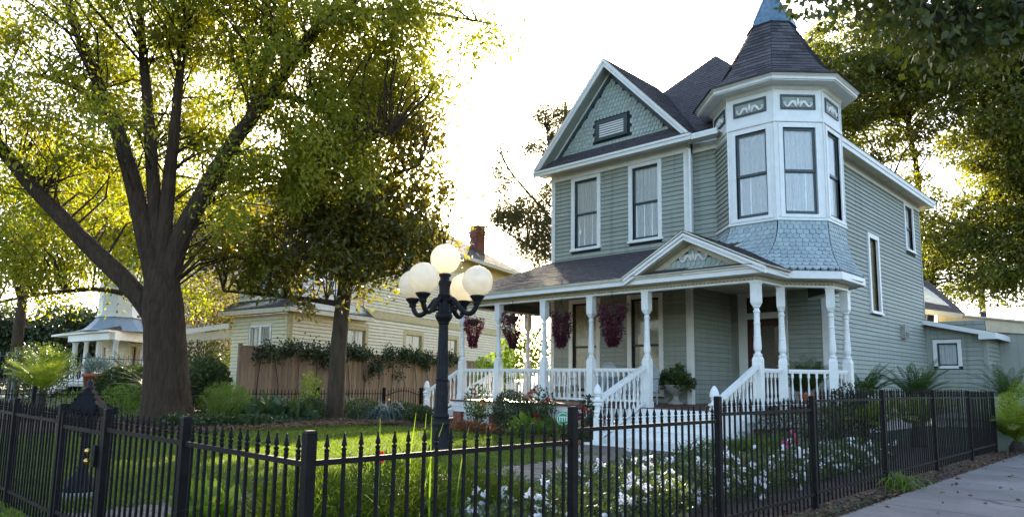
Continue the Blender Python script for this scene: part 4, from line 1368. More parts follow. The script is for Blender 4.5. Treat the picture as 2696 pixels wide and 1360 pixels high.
gt = thing("iron_gate", "black iron garden gate with a brass knob between two square posts", "gate", (-6.18, 1.74, .25))
MB().beam((-5.70, 1.74, .26), (-5.70, 1.74, 1.15), .035, .035, up=(1, 0, 0)).build("stile", "black_iron", gt)
MB().beam((-6.67, 1.74, .26), (-6.67, 1.74, 1.15), .035, .035, up=(1, 0, 0)).build("stile", "black_iron", gt)
fence_panel(gt, (-5.70, 1.74), (-6.67, 1.74), 1.17, .22, 9)
MB().box(-5.80, 1.70, .80, -5.72, 1.78, .95).build("lock_box", "black_iron", gt)
for z, s in ((.91, .02), (.84, .02)):
    MB().sphere((-5.77, 1.67, z), s, 12, 8).build("knob", "brass", gt, True)
    MB().sphere((-5.77, 1.81, z), s, 12, 8).build("knob", "brass", gt, True)
fb = thing("iron_fence", "low black iron fence across the back of the garden before the wooden fence", "fence", (-20.3, 9, .2))
BT = 1.08
plain = MB().box(-.008, -.008, 0, .008, .008, .82).mesh("picket", "black_iron")
y = 2.2
while y < 14.8:
    p = link(plain, "picket", fb, mw=Matrix.Translation((-20.3, y, .22)))
    link(SPEAR, "spear_tip", p, mw=Matrix.Translation((0, 0, .82)))
    y += .115
for z in (.955, .36): MB().beam((-20.3, 2.1, z), (-20.3, 14.85, z), .025, .025).build("rail", "black_iron", fb)
for y in (2.1, 4.6, 7.2, 9.8, 12.3, 14.87): fence_post(fb, -20.3, y, 1.16, .04)
g2_ = thing("iron_gate", "small arched iron gate with a brass knob at the end of the back fence", "gate", (-20.3, 15.7, .2))
arch = [(-20.3, 14.95 + 1.5 * t, .90 + .16 * math.sin(math.pi * t) ** 1.5) for t in [i / 14 for i in range(15)]]
MB().tube(arch, .016, 6).build("arched_rail", "black_iron", g2_)
MB().beam((-20.3, 14.95, .36), (-20.3, 16.45, .36), .025, .025).build("rail", "black_iron", g2_)
for i in range(13):
    yy = 15.05 + i * .11
    p = link(plain, "picket", g2_, mw=Matrix.Translation((-20.3, yy, .22)) @ Matrix.Diagonal((1, 1, 1.0 + .16 * math.sin(math.pi * (yy - 14.95) / 1.5), 1)))
fence_post(g2_, -20.3, 16.5, 1.16, .05)
MB().sphere((-20.24, 15.03, .73), .06, 12, 8).build("knob", "brass", g2_, True)

# ================================================================ PEDESTAL MAILBOX
mx, my = -8.47, 2.42
mb_ = thing("mailbox", "dark cast-iron pedestal mailbox with a peaked ornate roof behind the left fence", "mailbox", (mx, my, .2))
MB().box(mx - .2, my - .2, .16, mx + .2, my + .2, .26).build("footing", "stone", mb_)
MB().lathe([(.17, .26), (.17, .30), (.13, .33), (.14, .37), (.08, .43), (.05, .47), (.065, .5), (.04, .53), (.045, .62), (.035, .78), (.04, .80), (.06, .82), (.05, .85), (.08, .88)], (mx, my, 0), 14).build("pedestal", "lamp_iron", mb_, True)
dx_, dy_ = (.73, -.68)
def mloc(s, t, z): return Vector((mx + .68 * s + .73 * t, my + .73 * s - .68 * t, z))
bx_ = MB()
bx_.add([mloc(s, t, z) for z in (.88, 1.06) for s, t in ((-.16, -.13), (.16, -.13), (.16, .13), (-.16, .13))], [(3, 2, 1, 0), (4, 5, 6, 7), (0, 1, 5, 4), (1, 2, 6, 5), (2, 3, 7, 6), (3, 0, 4, 7)])
bxo = bx_.build("letter_box", "lamp_iron", mb_)
MB().add([mloc(s, .137, z) for s, z in ((-.11, .90), (.11, .90), (.11, 1.03), (-.11, 1.03))] + [mloc(s, .131, z) for s, z in ((-.11, .90), (.11, .90), (.11, 1.03), (-.11, 1.03))], [(0, 1, 2, 3), (0, 4, 5, 1), (1, 5, 6, 2), (2, 6, 7, 3), (3, 7, 4, 0)]).build("letter_door", "black_iron", bxo)
rf_ = MB()
A = [mloc(-.22, -.17, 1.045), mloc(.22, -.17, 1.045), mloc(.22, .17, 1.045), mloc(-.22, .17, 1.045)]
B = [mloc(-.12, -.10, 1.16), mloc(.12, -.10, 1.16), mloc(.12, .10, 1.16), mloc(-.12, .10, 1.16)]
C2 = [mloc(-.03, -.03, 1.30), mloc(.03, -.03, 1.30), mloc(.03, .03, 1.30), mloc(-.03, .03, 1.30)]
rf_.add(A + B + C2, [(3, 2, 1, 0)] + [(k, (k + 1) % 4, 4 + (k + 1) % 4, 4 + k) for k in range(4)] + [(4 + k, 4 + (k + 1) % 4, 8 + (k + 1) % 4, 8 + k) for k in range(4)] + [(8, 9, 10, 11)])
rfo = rf_.build("peaked_roof", "black_iron", mb_)
for k in range(4):
    for t in range(1, 6):
        p = A[k].lerp(A[(k + 1) % 4], t / 6)
        MB().lathe([(.008, -.01), (.02, .015), (.008, .035), (.013, .05), (.002, .075)], p, 7).build("cresting", "black_iron", rfo)
    for t in (.25, .5, .75): MB().sphere(A[k].lerp(B[k], t), .02, 8, 6).build("crocket", "black_iron", rfo)
    for t in (.25, .6): MB().sphere(B[k].lerp(C2[k], t), .016, 8, 6).build("crocket", "black_iron", rfo)
MB().lathe([(.03, 1.29), (.045, 1.31), (.02, 1.33), (.035, 1.36), (.004, 1.42)], (mx, my, 0), 10).build("finial", "lamp_iron", rfo, True)
for s, t in ((-.22, -.17), (.22, -.17), (.22, .17), (-.22, .17)):
    p = mloc(s, t, 1.03)
    MB().lathe([(.012, 0), (.025, .03), (.01, .05), (.018, .07), (.003, .1)], p, 8).build("corner_knop", "lamp_iron", rfo, True)

# ================================================================ FIVE-GLOBE STREET LAMP
lp = (-9.76, 8.40, .2)
LPT = thing("street_lamp", "black cast-iron street lamp with five white globes on the lawn", "street lamp", lp)
def flute(prof, seg=24, depth=.07):
    b = MB()
    n = len(prof)
    for r_, z in prof:
        for k in range(seg):
            a = 2 * math.pi * k / seg
            rr = r_ * (1 - depth * (k % 2))
            b.v.append((lp[0] + rr * math.cos(a), lp[1] + rr * math.sin(a), z))
    for i in range(n - 1):
        for k in range(seg): b.f.append((i * seg + k, i * seg + (k + 1) % seg, (i + 1) * seg + (k + 1) % seg, (i + 1) * seg + k))
    b.f += [tuple(range(seg - 1, -1, -1)), tuple((n - 1) * seg + k for k in range(seg))]
    return b
MB().lathe([(.235, 0), (.235, .03), (.215, .05), (.175, .14), (.15, .26), (.145, .44), (.15, .46), (.158, .475), (.158, .49), (.145, .50), (.14, .60), (.15, .61), (.15, .63), (.135, .645), (.134, .66)], lp, 20).build("base", "lamp_iron", LPT, True)
flute([(.122, .855), (.114, 1.2), (.107, 1.43)]).build("shaft", "lamp_iron", LPT)
MB().lathe([(.112, 1.43), (.121, 1.44), (.121, 1.46), (.110, 1.475)], (lp[0], lp[1], 0), 20).build("shaft_ring", "lamp_iron", LPT, True)
flute([(.106, 1.475), (.092, 2.1), (.084, 2.45)]).build("shaft", "lamp_iron", LPT)
MB().lathe([(.084, 2.43), (.102, 2.45), (.094, 2.47), (.12, 2.50), (.155, 2.56), (.16, 2.60), (.14, 2.62), (.145, 2.64), (.11, 2.66), (.105, 2.93), (.12, 2.95), (.12, 2.97), (.095, 2.99), (.10, 3.12), (.125, 3.2), (.125, 3.22), (.085, 3.235), (.085, 3.29), (.115, 3.32), (.115, 3.345), (.08, 3.36)], (lp[0], lp[1], 0), 18).build("capital", "lamp_iron", LPT, True)
Rv, Fv = Vector((.721, .693, 0)), Vector((-.693, .721, 0))
def globe(c, r_=.272):
    b = MB().sphere(c, r_, 32, 20)
    return b.build("globe", "globe_glass", LPT, True)
globe((lp[0], lp[1], 3.63))
for a, b in ((-.61, .31), (-.31, -.61), (.31, .61), (.61, -.31)):
    d = (Rv * a + Fv * b)
    L = d.length
    d.normalize()
    o3 = Vector((lp[0], lp[1], 0))
    pts = [o3 + d * s + Vector((0, 0, z)) for s, z in ((.09, 2.86), (.16, 2.90), (.22, 2.86), (.30, 2.76), (.40, 2.66), (.50, 2.61), (.59, 2.63), (.65, 2.70), (.684, 2.80))]
    ar = MB().tube([Vector(p) for p in smooth_line(pts, 2)], [.05, .05, .048, .045, .042, .04, .042] * 5 if False else .045, 10).build("lamp_arm", "lamp_iron", LPT, True)
    sp = [o3 + d * (.235 + .075 * t * math.cos(ang)) + Vector((0, 0, 2.72 + .075 * t * math.sin(ang))) for t, ang in [(1 - i / 16, i * .55 + 1.2) for i in range(15)]]
    MB().tube(sp, .022, 7).build("scroll", "lamp_iron", ar, True)
    e = o3 + d * L
    MB().lathe([(.05, 2.76), (.07, 2.79), (.06, 2.82), (.085, 2.85), (.125, 2.90), (.135, 2.925), (.10, 2.935), (.09, 2.96)], (e.x, e.y, 0), 16).build("globe_holder", "lamp_iron", ar, True)
    globe((e.x, e.y, 3.185))

# ================================================================ WOODEN FENCE
NU, NN = Vector((-.3256, .9455, 0)), Vector((.9455, .3256, 0))
wl0 = Vector((-21.75, 10.4, 0))
wf = thing("wooden_fence", "weathered brown board fence overgrown with ivy between the two houses", "fence", tuple(wl0 + Vector((0, 0, .2))))
pk = MB().box(0, -.01, 0, .146, .01, 1).mesh("plank", "cedar")
for i in range(125):
    p = wl0 + NU * (i * .152)
    mw = Matrix.Identity(4)
    mw.col[0][:3] = NU
    mw.col[1][:3] = NN
    mw.col[2][:3] = (0, 0, 2.22 + random.uniform(-.02, .015))
    mw.col[3][:3] = p + NN * random.uniform(0, .012) + Vector((0, 0, .18))
    link(pk, "plank", wf, mw=mw)
for z in (.6, 1.5, 2.2): MB().beam(wl0 - NN * .04 + Vector((0, 0, z)), wl0 + NU * 19 - NN * .04 + Vector((0, 0, z)), .04, .09).build("rail", "cedar", wf)
MB().beam(wl0 - NU * .06 + Vector((0, 0, .1)), wl0 - NU * .06 + Vector((0, 0, 2.5)), .1, .1, up=(1, 0, 0)).build("post", "cedar", wf)
MB().beam(wl0 + NN * .02 + Vector((0, 0, 2.42)), wl0 + NU * 19 + NN * .02 + Vector((0, 0, 2.42)), .12, .03).build("cap_rail", "cedar", wf)

# ================================================================ CREAM NEIGHBOUR HOUSE
C0 = Vector((-25.9, 14.3, 0))
nu, nn_ = NU, NN
fw_ = Vector((-.996, -.087, 0))                 # front wall runs away to the left
fn = Vector((.087, -.996, 0))
NH = thing("neighbour_house", "cream clapboard house with yellow trim and hipped slate-grey roofs behind the wooden fence", "house", (-29, 19, .2))
n2 = lambda v: (v.x, v.y)
exn = .15
w1 = (1.65 + 2.1, 3.0 + 2.1)
sidew = [(3.62, 4.92, 2.80, 3.62, .2, .2), (8.25, 9.75, 2.85, 3.68, .2, .2), (12.3, 13.5, 2.85, 3.68, .2, .2)]
def nwall(O, d, n, L, z0, z1, ops, m="cream_siding", ex=.15, parent=NH):
    """Far wall: core with openings and one joined run of lapped siding."""
    w, f = wall(parent, n2(O), n2(d), n2(n), L, z0, z1, ops, boards=False, core="cream_siding" if m == "cream_siding" else m)
    b = MB()
    z = z0
    while z < z1 - .02:
        h = min(ex, z1 - z)
        segs = [(0, L)]
        for o in ops:
            t = o[4] if len(o) > 4 else .15
            if o[3] + t <= z + .01 or o[2] - t >= z + h - .01: continue
            ns = []
            for a, c in segs:
                if o[0] - t > a: ns.append((a, min(c, o[0] - t)))
                if o[1] + t < c: ns.append((max(a, o[1] + t), c))
            segs = ns
        for a, c in segs:
            if c - a < .03: continue
            b.add([f(a, z + .024, .05), f(c, z + .024, .05), f(c, z + h, .014), f(a, z + h, .014), f(a, z + .01, 0), f(c, z + .01, 0)], [(0, 1, 2, 3), (4, 5, 1, 0)])
        z += ex
    b.build("siding_courses", m, w, kind="stuff")
    return w, f
_, fN = nwall(C0, nu, nn_, 21.5, .3, 4.25, sidew)
for o_ in sidew: window(NH, fN, *o_[:4], casing=.19, cas_mat="yellow_trim", sash="yellow_trim", double=False, muntin=True, fw=.05)
_, fNu = nwall(C0 + nu * 4.7, nu, nn_, 16.8, 4.6, 8.45, [])
bb_ = MB(); fbox(bb_, fN, 4.6, 21.5, 4.26, 4.59, -.1, .05); bb_.build("belt_board", "yellow_trim", NH)
frontw = [(1.0, 1.62, 2.35, 3.55, .14), (1.74, 2.36, 2.35, 3.55, .14)]
fo = C0 + fw_ * 4.2
_, fNf = nwall(fo, -fw_, fn, 4.2, .3, 4.0, [(4.2 - 2.5 - .25, 4.2 - 1.85 - .25, 2.3, 3.5, .14), (4.2 - 1.7 - .25, 4.2 - 1.05 - .25, 2.3, 3.5, .14)])
for s0, s1 in ((1.45, 2.1), (2.25, 2.9)): window(NH, fNf, s0, s1, 2.3, 3.5, casing=.075, cas_mat="white_paint", sash="white_paint", double=False, curtain="drape")
cbm = MB(); fbox(cbm, fNf, 4.06, 4.24, .3, 4.0, -.1, .045); cbm.build("corner_board", "yellow_trim", NH)
# upper storey, set back from the front
U0_ = C0 + nu * .55 - nn_ * .45
_, fNg = nwall(U0_ + fw_ * 4.0, -fw_, fn, 4.0, 4.55, 8.45, [(.75, 1.45, 5.05, 6.6, .14), (1.6, 2.3, 5.05, 6.6, .14)], "white_paint")
for s0, s1 in ((.75, 1.45), (1.6, 2.3)): window(NH, fNg, s0, s1, 5.05, 6.6, casing=.07, cas_mat="yellow_trim", sash="white_paint", muntin=True)
nwall(U0_, nu, nn_, 4.6, 4.55, 8.45, [], "white_paint")
# skirt roof between the storeys
e_out = .5
ca_ = C0 + nn_ * e_out + fn * e_out
q0 = C0 + fw_ * 4.6 + fn * e_out
q1 = C0 + nu * 4.9 + nn_ * e_out
v3 = lambda v, z: (v.x, v.y, z)
roof("skirt_roof", [(v3(q0, 4.2), v3(ca_, 4.2), v3(U0_ + fw_ * 4.4, 4.72), v3(U0_, 4.72), 7), (v3(ca_, 4.2), v3(q1, 4.2), v3(U0_, 4.72), v3(C0 + nu * 4.7, 4.72), 7)], th=.04, parent=NH)
fs_ = MB().beam(v3(q0, 4.1), v3(ca_, 4.1), .04, .17).build("fascia", "cream_paint", NH)
MB().beam(v3(ca_, 4.1), v3(q1, 4.1), .04, .17).build("fascia", "cream_paint", NH)
MB().slab([v3(q0, 4.03), v3(C0 + fw_ * 4.6, 4.03), v3(C0, 4.03), v3(ca_, 4.03)], .02).build("soffit", "yellow_wall", NH)
MB().slab([v3(ca_, 4.03), v3(C0, 4.03), v3(C0 + nu * 4.9, 4.03), v3(q1, 4.03)], .02).build("soffit", "yellow_wall", NH)
# porch roof on the left
pA, pB = C0 + fw_ * 4.15 + fn * .2, C0 + fw_ * 9.0 + fn * .2
roof("porch_roof", [(v3(pB, 3.55), v3(pA, 3.72), v3(pB - fn * 3.5, 4.1), v3(pA - fn * 3.5, 4.35), 8)], th=.04, parent=NH)
MB().beam(v3(pB, 3.45), v3(pA, 3.62), .05, .22).build("fascia", "white_paint", NH)
MB().beam(v3(pB - fn * .3 + fw_ * -.4, 3.15), v3(pA - fn * .3, 3.3), .2, .36).build("porch_beam", "cream_paint", NH)
for t in (2.6, 4.4):
    pp_ = C0 + fw_ * (4.15 + t) - fn * .1
    for s in (-.09, .09): MB().tube([v3(pp_ + fw_ * s, .3), v3(pp_ + fw_ * s, 3.2)], .015, 6).build("iron_post", "white_paint", NH)
# main hipped roof with eave and brick chimney
ev = 8.5
E0 = C0 + nn_ * .7 + fn * .3 - nn_ * .45
E1 = C0 + nu * 22 + nn_ * .7
E2 = E1 - nn_ * 9.5
E3 = C0 - nn_ * 8.5 + fn * .3
r0_, r1_ = C0 + nu * 5 - nn_ * 3.9, C0 + nu * 17 - nn_ * 3.9
roof("main_roof", [(v3(E0, ev), v3(E1, ev), v3(r0_, 11.3), v3(r1_, 11.3), 22), (v3(E1, ev), v3(E2, ev), v3(r1_, 11.3), v3(r1_, 11.3), 22), (v3(E3, ev), v3(E0, ev), v3(r0_, 11.3), v3(r0_, 11.3), 22), (v3(E2, ev), v3(E3, ev), v3(r1_, 11.3), v3(r0_, 11.3), 10)], th=.06, parent=NH)
MB().beam(v3(E0, ev - .1), v3(E1, ev - .1), .05, .2).build("fascia", "cream_paint", NH)
MB().slab([v3(E0, ev - .2), v3(C0 + nu * 0, ev - .2), v3(C0 + nu * 21.5, ev - .2), v3(E1, ev - .2)], .02).build("soffit", "yellow_wall", NH)
yb = MB(); fbox(yb, fNu, 3.0, 16.8, 7.55, 8.3, .03, .06); yb.build("frieze_board", "yellow_wall", NH)
ch = C0 + nu * 18.3 - nn_ * 1.3
chm = MB()
cz0, cz1 = 8.6, 11.25
chm.box(ch.x - .33, ch.y - .33, cz0, ch.x + .33, ch.y + .33, cz1)
cho = chm.build("chimney", "mortar", NH)
for i in range(30):
    zz = cz0 + .02 + i * .088
    ee = .36 if i < 22 else (.40 if i < 25 else (.44 if i < 27 else .37))
    for s in range(3):
        w = 2 * ee / 3
        of = (w / 2 if i % 2 else 0)
        for nx in (0, 1):
            a0 = max(-ee, -ee + s * w - of); a1 = min(ee, -ee + (s + 1) * w - of - .012)
            if a1 - a0 < .03: continue
            if nx == 0: MB().box(ch.x + a0, ch.y - ee, zz, ch.x + a1, ch.y - ee + .08, zz + .076).build("brick", "brick", cho)
            else: MB().box(ch.x + ee - .08, ch.y + a0, zz, ch.x + ee, ch.y + a1, zz + .076).build("brick", "brick", cho)
MB().box(ch.x - .4, ch.y - .4, 11.24, ch.x + .4, ch.y + .4, 11.32).build("chimney_cap", "brick_red", cho)
# ================================================================ PEACH HOUSE FAR BEHIND
ph = Vector((-47.5, 18.0, 0))
PH = thing("peach_house", "tall peach-coloured clapboard house seen between the oak and the cream house", "house", (-46, 24, .2))
pu = Vector((-.2, .98, 0)); pn_ = Vector((.98, .2, 0))
nwall(ph, pu, pn_, 12, .3, 10.2, [], "peach_siding", .2, PH)
nwall(ph - pn_ * 8, pn_, -pu, 8, .3, 10.2, [], "peach_siding", .2, PH)
MB().slab([v3(ph + pn_ * .6 - pu * .6, 10.3), v3(ph + pn_ * .6 + pu * 12.6, 10.3), v3(ph - pn_ * 4 + pu * 6, 13.5)], .1).build("roof", "asphalt_courses", PH)
# ================================================================ WHITE COLUMNED HOUSE FAR LEFT
WH = thing("white_house", "white porch-fronted house with round columns and a pale blue turret skirt far left", "house", (-48, 16, .2))
cc_ = Vector((-44.0, 13.45, 0)); le_ = Vector((-50.3, 13.05, 0)); re_ = Vector((-48.6, 18.2, 0))
zf2 = 1.12
MB().prism([n2(le_), n2(cc_), n2(re_), (-53.5, 18.2), (-53.5, 13.1)], .2, zf2).build("porch_floor", "white_paint", WH)
for t in (0., .03, .30, .62, .99):
    p = le_.lerp(cc_, t) + Vector((0, .25, 0))
    MB().lathe([(.2, zf2), (.2, zf2 + .08), (.145, zf2 + .12), (.14, 1.8), (.115, 3.3), (.16, 3.34), (.16, 3.42)], (p.x, p.y, 0), 14).build("porch_column", "white_paint", WH, True)
for t in (.08, .55, 1.):
    p = cc_.lerp(re_, t) - Vector((.2, 0, 0))
    MB().lathe([(.2, zf2), (.2, zf2 + .08), (.145, zf2 + .12), (.14, 1.8), (.115, 3.3), (.16, 3.34), (.16, 3.42)], (p.x, p.y, 0), 14).build("porch_column", "white_paint", WH, True)
MB().beam(v3(le_, 3.62), v3(cc_, 3.62), .3, .40).build("porch_beam", "white_paint", WH)
MB().beam(v3(cc_, 3.62), v3(re_, 3.62), .3, .40).build("porch_beam", "white_paint", WH)
MB().prism([(-50.7, 12.7), (-43.7, 13.1), (-48.3, 18.6), (-53.7, 18.4), (-53.7, 12.8)], 3.83, 3.95).build("porch_eave", "white_paint", WH)
roof("porch_roof", [((-50.7, 12.65, 3.96), (-43.65, 13.1, 3.96), (-50.7, 15.5, 4.7), (-46.5, 15.5, 4.7), 8), ((-43.65, 13.1, 3.96), (-48.3, 18.7, 3.96), (-46.5, 15.5, 4.7), (-49.5, 18.7, 4.7), 8)], th=.03, parent=WH)
tc = (-46.2, 14.35)
def ring2(nm, a0, z0, a1, z1, m):
    b = MB()
    p0, p1 = octo(a0, tc), octo(a1, tc)
    b.add([(x, y, z0) for x, y in p0] + [(x, y, z1) for x, y in p1], [tuple(range(7, -1, -1)), tuple(range(8, 16))] + [(i, (i + 1) % 8, 8 + (i + 1) % 8, 8 + i) for i in range(8)])
    return b.build(nm, m, WH)
for i in range(7):
    t0, t1 = i / 7, (i + 1) / 7
    ring2("skirt_course", 1.75 - .75 * t0 ** .7 + .03, 3.97 + .82 * t0, 1.75 - .75 * t1 ** .7, 3.97 + .82 * t1, "pale_blue_shingle")
ring2("turret_sill", 1.12, 4.79, 1.12, 4.87, "white_paint")
ring2("turret_wall", 1.0, 4.87, 1.0, 7.5, "white_paint")
_, fH = nwall(Vector((-47.2, 15.3, 0)), Vector((-.72, .69, 0)).normalized(), Vector((.69, .72, 0)), 6, zf2, 3.8, [(.6, 1.15, 1.4, 3.2, .12), (2.0, 2.7, zf2, 3.2, .12)], "cream_siding", .14, WH)
nwall(Vector((-53, 15.3, 0)), Vector((1, 0, 0)), Vector((0, -1, 0)), 5.8, zf2, 7.6, [(1.5, 2.3, 1.5, 3.2, .12)], "cream_siding", .14, WH)
window(WH, fH, .6, 1.15, 1.4, 3.2, casing=.1, cas_mat="cream_paint", curtain="drape")
window(WH, fH, 2.0, 2.7, zf2 + .05, 3.2, casing=.12, cas_mat="white_paint", curtain=None, sash="door_wood")
for i in range(6):
    MB().box(-46.3 + i * .0, 12.1 - i * .0, .2, -46.2, 12.2, .21) if False else None
stw = MB()
for i in range(5): stw.box(-48.2, 12.0 - .3 * i, .2, -46.4, 13.2 - .0 - i * .3, zf2 - .17 * (i + 1))
stw.build("porch_steps", "white_paint", WH)
for x in (-48.25, -46.35):
    r1 = MB().beam((x, 13.1, 1.95), (x, 11.3, 1.05), .06, .06).build("stair_railing", "white_paint", WH)
    for i in range(9):
        t = (i + .5) / 9
        MB().beam((x, 13.1 - 1.8 * t, 1.95 - .9 * t), (x, 13.1 - 1.8 * t, 1.15 - .85 * t), .03, .03, up=(1, 0, 0)).build("baluster", "white_paint", r1)
# steel fence far left
sf = thing("steel_fence", "tall grey steel fence on the far left in front of the dark trees", "fence", (-41, 7, .2))
for i in range(46):
    y = 4.5 + i * .22
    MB().box(-40.01, y - .012, .2, -39.99, y + .012, 2.45).build("picket", "blue_steel", sf)
for z in (2.25, 1.1): MB().beam((-40, 4.4, z), (-40, 14.6, z), .04, .05).build("rail", "blue_steel", sf)
for y in (5.2, 8.2, 11.2, 14.2): MB().box(-40.07, y - .06, .2, -39.93, y + .06, 2.55).build("post", "blue_steel", sf)
# utility poles
for (x, y, h), lb in (((-10.7, 59, 12), "dark utility pole rising between the branches above the rear annex"), ((-14.25, 58.3, 13), "dark utility pole close behind the rear corner of the house")):
    up_ = thing("utility_pole", lb, "pole", (x, y, .2))
    MB().tube([(x, y, .1), (x, y, h)], [.24, .17], 10).build("shaft", "pole_wood", up_)
    MB().beam((x - 1.1, y + .2, h - .6), (x + 1.1, y + .2, h - .6), .1, .12).build("crossarm", "pole_wood", up_)
    for k in (-.9, 0, .9): MB().lathe([(.03, 0), (.06, .05), (.03, .1), (.05, .15), (.02, .2)], (x + k, y + .2, h - .54), 8).build("insulator", "stone", up_)
wr = thing("utility_wires", "thin dark wires strung past the utility pole above the annex roof", "wires", (-10.7, 59.2, 7))
for dz in (0, .5):
    MB().tube([(-40 + i * 4, 59.2, 7.1 + dz + .0012 * (i * 4 - 30) ** 2) for i in range(16)], .02, 5).build("wire", "pole_wood", wr)
# ================================================================ ON THE PORCH
# hanging baskets
baskets = [(-14.35, 2.90, "purple hanging basket, nearest the lamp and the left end of the porch", .80), (-12.86, 2.92, "purple trailing basket hanging between the second and third porch posts", .9),
           (-11.2, 2.86, "purple basket with a narrow tail hanging before the first porch window", .84), (-9.68, 2.92, "largest purple hanging basket, left of the post beside the steps", .95)]
for x, z, lb, s in baskets:
    b = thing("hanging_basket", lb, "hanging basket", (x, 13.42, z - .5), "purple hanging baskets along the porch eave")
    MB().lathe([(.04, 0), (.13, .05), (.17, .14), (.18, .18), (.17, .18), (.12, .07)], (x, 13.42, z + .02), 14).build("pot", "brown_trim", b)
    for k in range(3):
        a = k * 2.1
        MB().tube([(x + .17 * math.cos(a), 13.42 + .17 * math.sin(a), z + .18), (x, 13.42, z + .55)], .004, 4).build("chain", "black_iron", b)
    MB().tube([(x, 13.42, z + .54), (x, 13.42, z + .60), (x + .02, 13.42, z + .62)], .006, 5).build("hook", "black_iron", b)
    nl = int(2200 * s)
    t = rng.random(nl) ** .8
    a = rng.random(nl) * 2 * np.pi
    ph_ = rng.random(4) * 6.28
    lump = 1 + .16 * np.sin(2 * a + ph_[0] + t * 3) + .14 * np.sin(3 * a + ph_[1] - t * 5) + .12 * np.sin(t * 9 + ph_[2])
    rad = .31 * s * (1 - t ** 1.7 * .80) * np.sqrt(rng.random(nl)) ** .7 * lump
    P = np.stack([x + rad * np.cos(a) + .05 * t * (rng.random() - .5), 13.42 + rad * np.sin(a), z + .36 * s - t * 1.02 * s], 1) + rng.normal(size=(nl, 3)) * .02
    D = unit(np.stack([np.cos(a), np.sin(a), -.9 + rng.normal(size=nl) * .5], 1))
    link(leaf_mesh("foliage", "purple_leaf", P, D, .055 + .03 * rng.random(nl), .014), "foliage", b, kind="stuff")
# urn with a bushy plant beside the steps
ux, uy = -9.72, 16.2
un = thing("urn_planter", "grey stone urn with a bushy green plant on the porch right of the second window", "planter", (ux, uy, ZF))
MB().lathe([(.19, 0), (.19, .05), (.13, .07), (.07, .15), (.06, .2), (.1, .24), (.22, .31), (.27, .42), (.30, .46), (.30, .49), (.25, .49), (.22, .40)], (ux, uy, ZF), 18).build("urn", "stone", un, True)
P = in_ellipsoids([(ux, uy, ZF + .66, .40, .34, .22), (ux - .22, uy, ZF + .55, .26, .26, .16), (ux + .25, uy, ZF + .52, .28, .28, .18), (ux + .08, uy, ZF + .88, .14, .14, .14)], 1300, .5)
link(leaf_mesh("foliage", "hedge_leaf", P, unit(P - np.array([ux, uy, ZF + .5]) + rng.normal(size=P.shape) * .25), .10, .034, tint=.4 + .6 * rng.random(1300)), "foliage", un, kind="stuff")
# wicker chairs
def wicker_chair(x, y, rz, lb):
    t = thing("wicker_chair", lb, "chair", (x, y, ZF), "wicker chairs on the porch", worldcoords=False)
    t.rotation_euler.z = rz
    def bld(nm, b): return link(b.mesh(nm, "wicker"), nm, t)
    bk = MB()
    pts = [(-.3 + .6 * i / 12, .26 + .02 * math.cos(i), .40) for i in range(13)]
    top = [(-.34 + .68 * i / 12, .32, .55 + .5 * math.sin(math.pi * (i + 2) / 16)) for i in range(13)]
    for i in range(12): bk.add([pts[i], pts[i + 1], top[i + 1], top[i], (pts[i][0], pts[i][1] + .03, pts[i][2]), (pts[i + 1][0], pts[i + 1][1] + .03, pts[i + 1][2]), (top[i + 1][0], top[i + 1][1] + .03, top[i + 1][2]), (top[i][0], top[i][1] + .03, top[i][2])], [(0, 1, 2, 3), (7, 6, 5, 4)])
    bld("backrest", bk)
    bld("back_rim", MB().tube(top, .03, 8))
    bld("seat", MB().box(-.3, -.3, .37, .3, .28, .43))
    for s in (-1, 1):
        bld("armrest", MB().tube([(s * .34, .3, .68), (s * .36, .1, .66), (s * .36, -.2, .64), (s * .33, -.31, .56), (s * .31, -.32, .42)], .035, 8))
        bld("side_panel", MB().box(s * .33 - .012, -.28, .30, s * .33 + .012, .27, .62))
        for yy in (-.27, .26): bld("leg", MB().tube([(s * .29, yy, .38), (s * .30, yy * 1.05, 0)], [.022, .018], 8))
    ap_ = MB()
    for i in range(18):
        ap_.beam((-.29 + i * .034, -.305, .30), (-.29 + i * .034 + .03, -.305, .37), .008, .008, up=(0, 1, 0))
        ap_.beam((-.29 + i * .034 + .03, -.308, .30), (-.29 + i * .034, -.308, .37), .008, .008, up=(0, 1, 0))
    o = bld("woven_apron", ap_)
    o["kind"] = "stuff"
wicker_chair(-11.6, 15.6, R(0), "grey wicker chair before the first porch window")
wicker_chair(-10.3, 15.5, R(-12), "grey wicker chair before the second porch window, half hidden by the step rail")
# slatted porch bench
bn = thing("porch_bench", "white slatted bench at the left end of the porch", "bench", (-13.6, 16.1, ZF))
MB().box(-14.2, 15.85, ZF + .40, -12.95, 16.3, ZF + .44).build("seat", "white_paint", bn)
for i in range(13): MB().box(-14.17 + i * .1, 16.3, ZF + .44, -14.12 + i * .1, 16.32, ZF + .86).build("slat", "white_paint", bn)
MB().box(-14.22, 16.285, ZF + .86, -12.93, 16.335, ZF + .92).build("top_rail", "white_paint", bn)
for x in (-14.18, -13.0):
    for y in (15.88, 16.28): MB().box(x - .025, y - .025, ZF, x + .025, y + .025, ZF + .4).build("leg", "white_paint", bn)
    MB().box(x - .03, 15.86, ZF + .6, x + .03, 16.3, ZF + .64).build("armrest", "white_paint", bn)
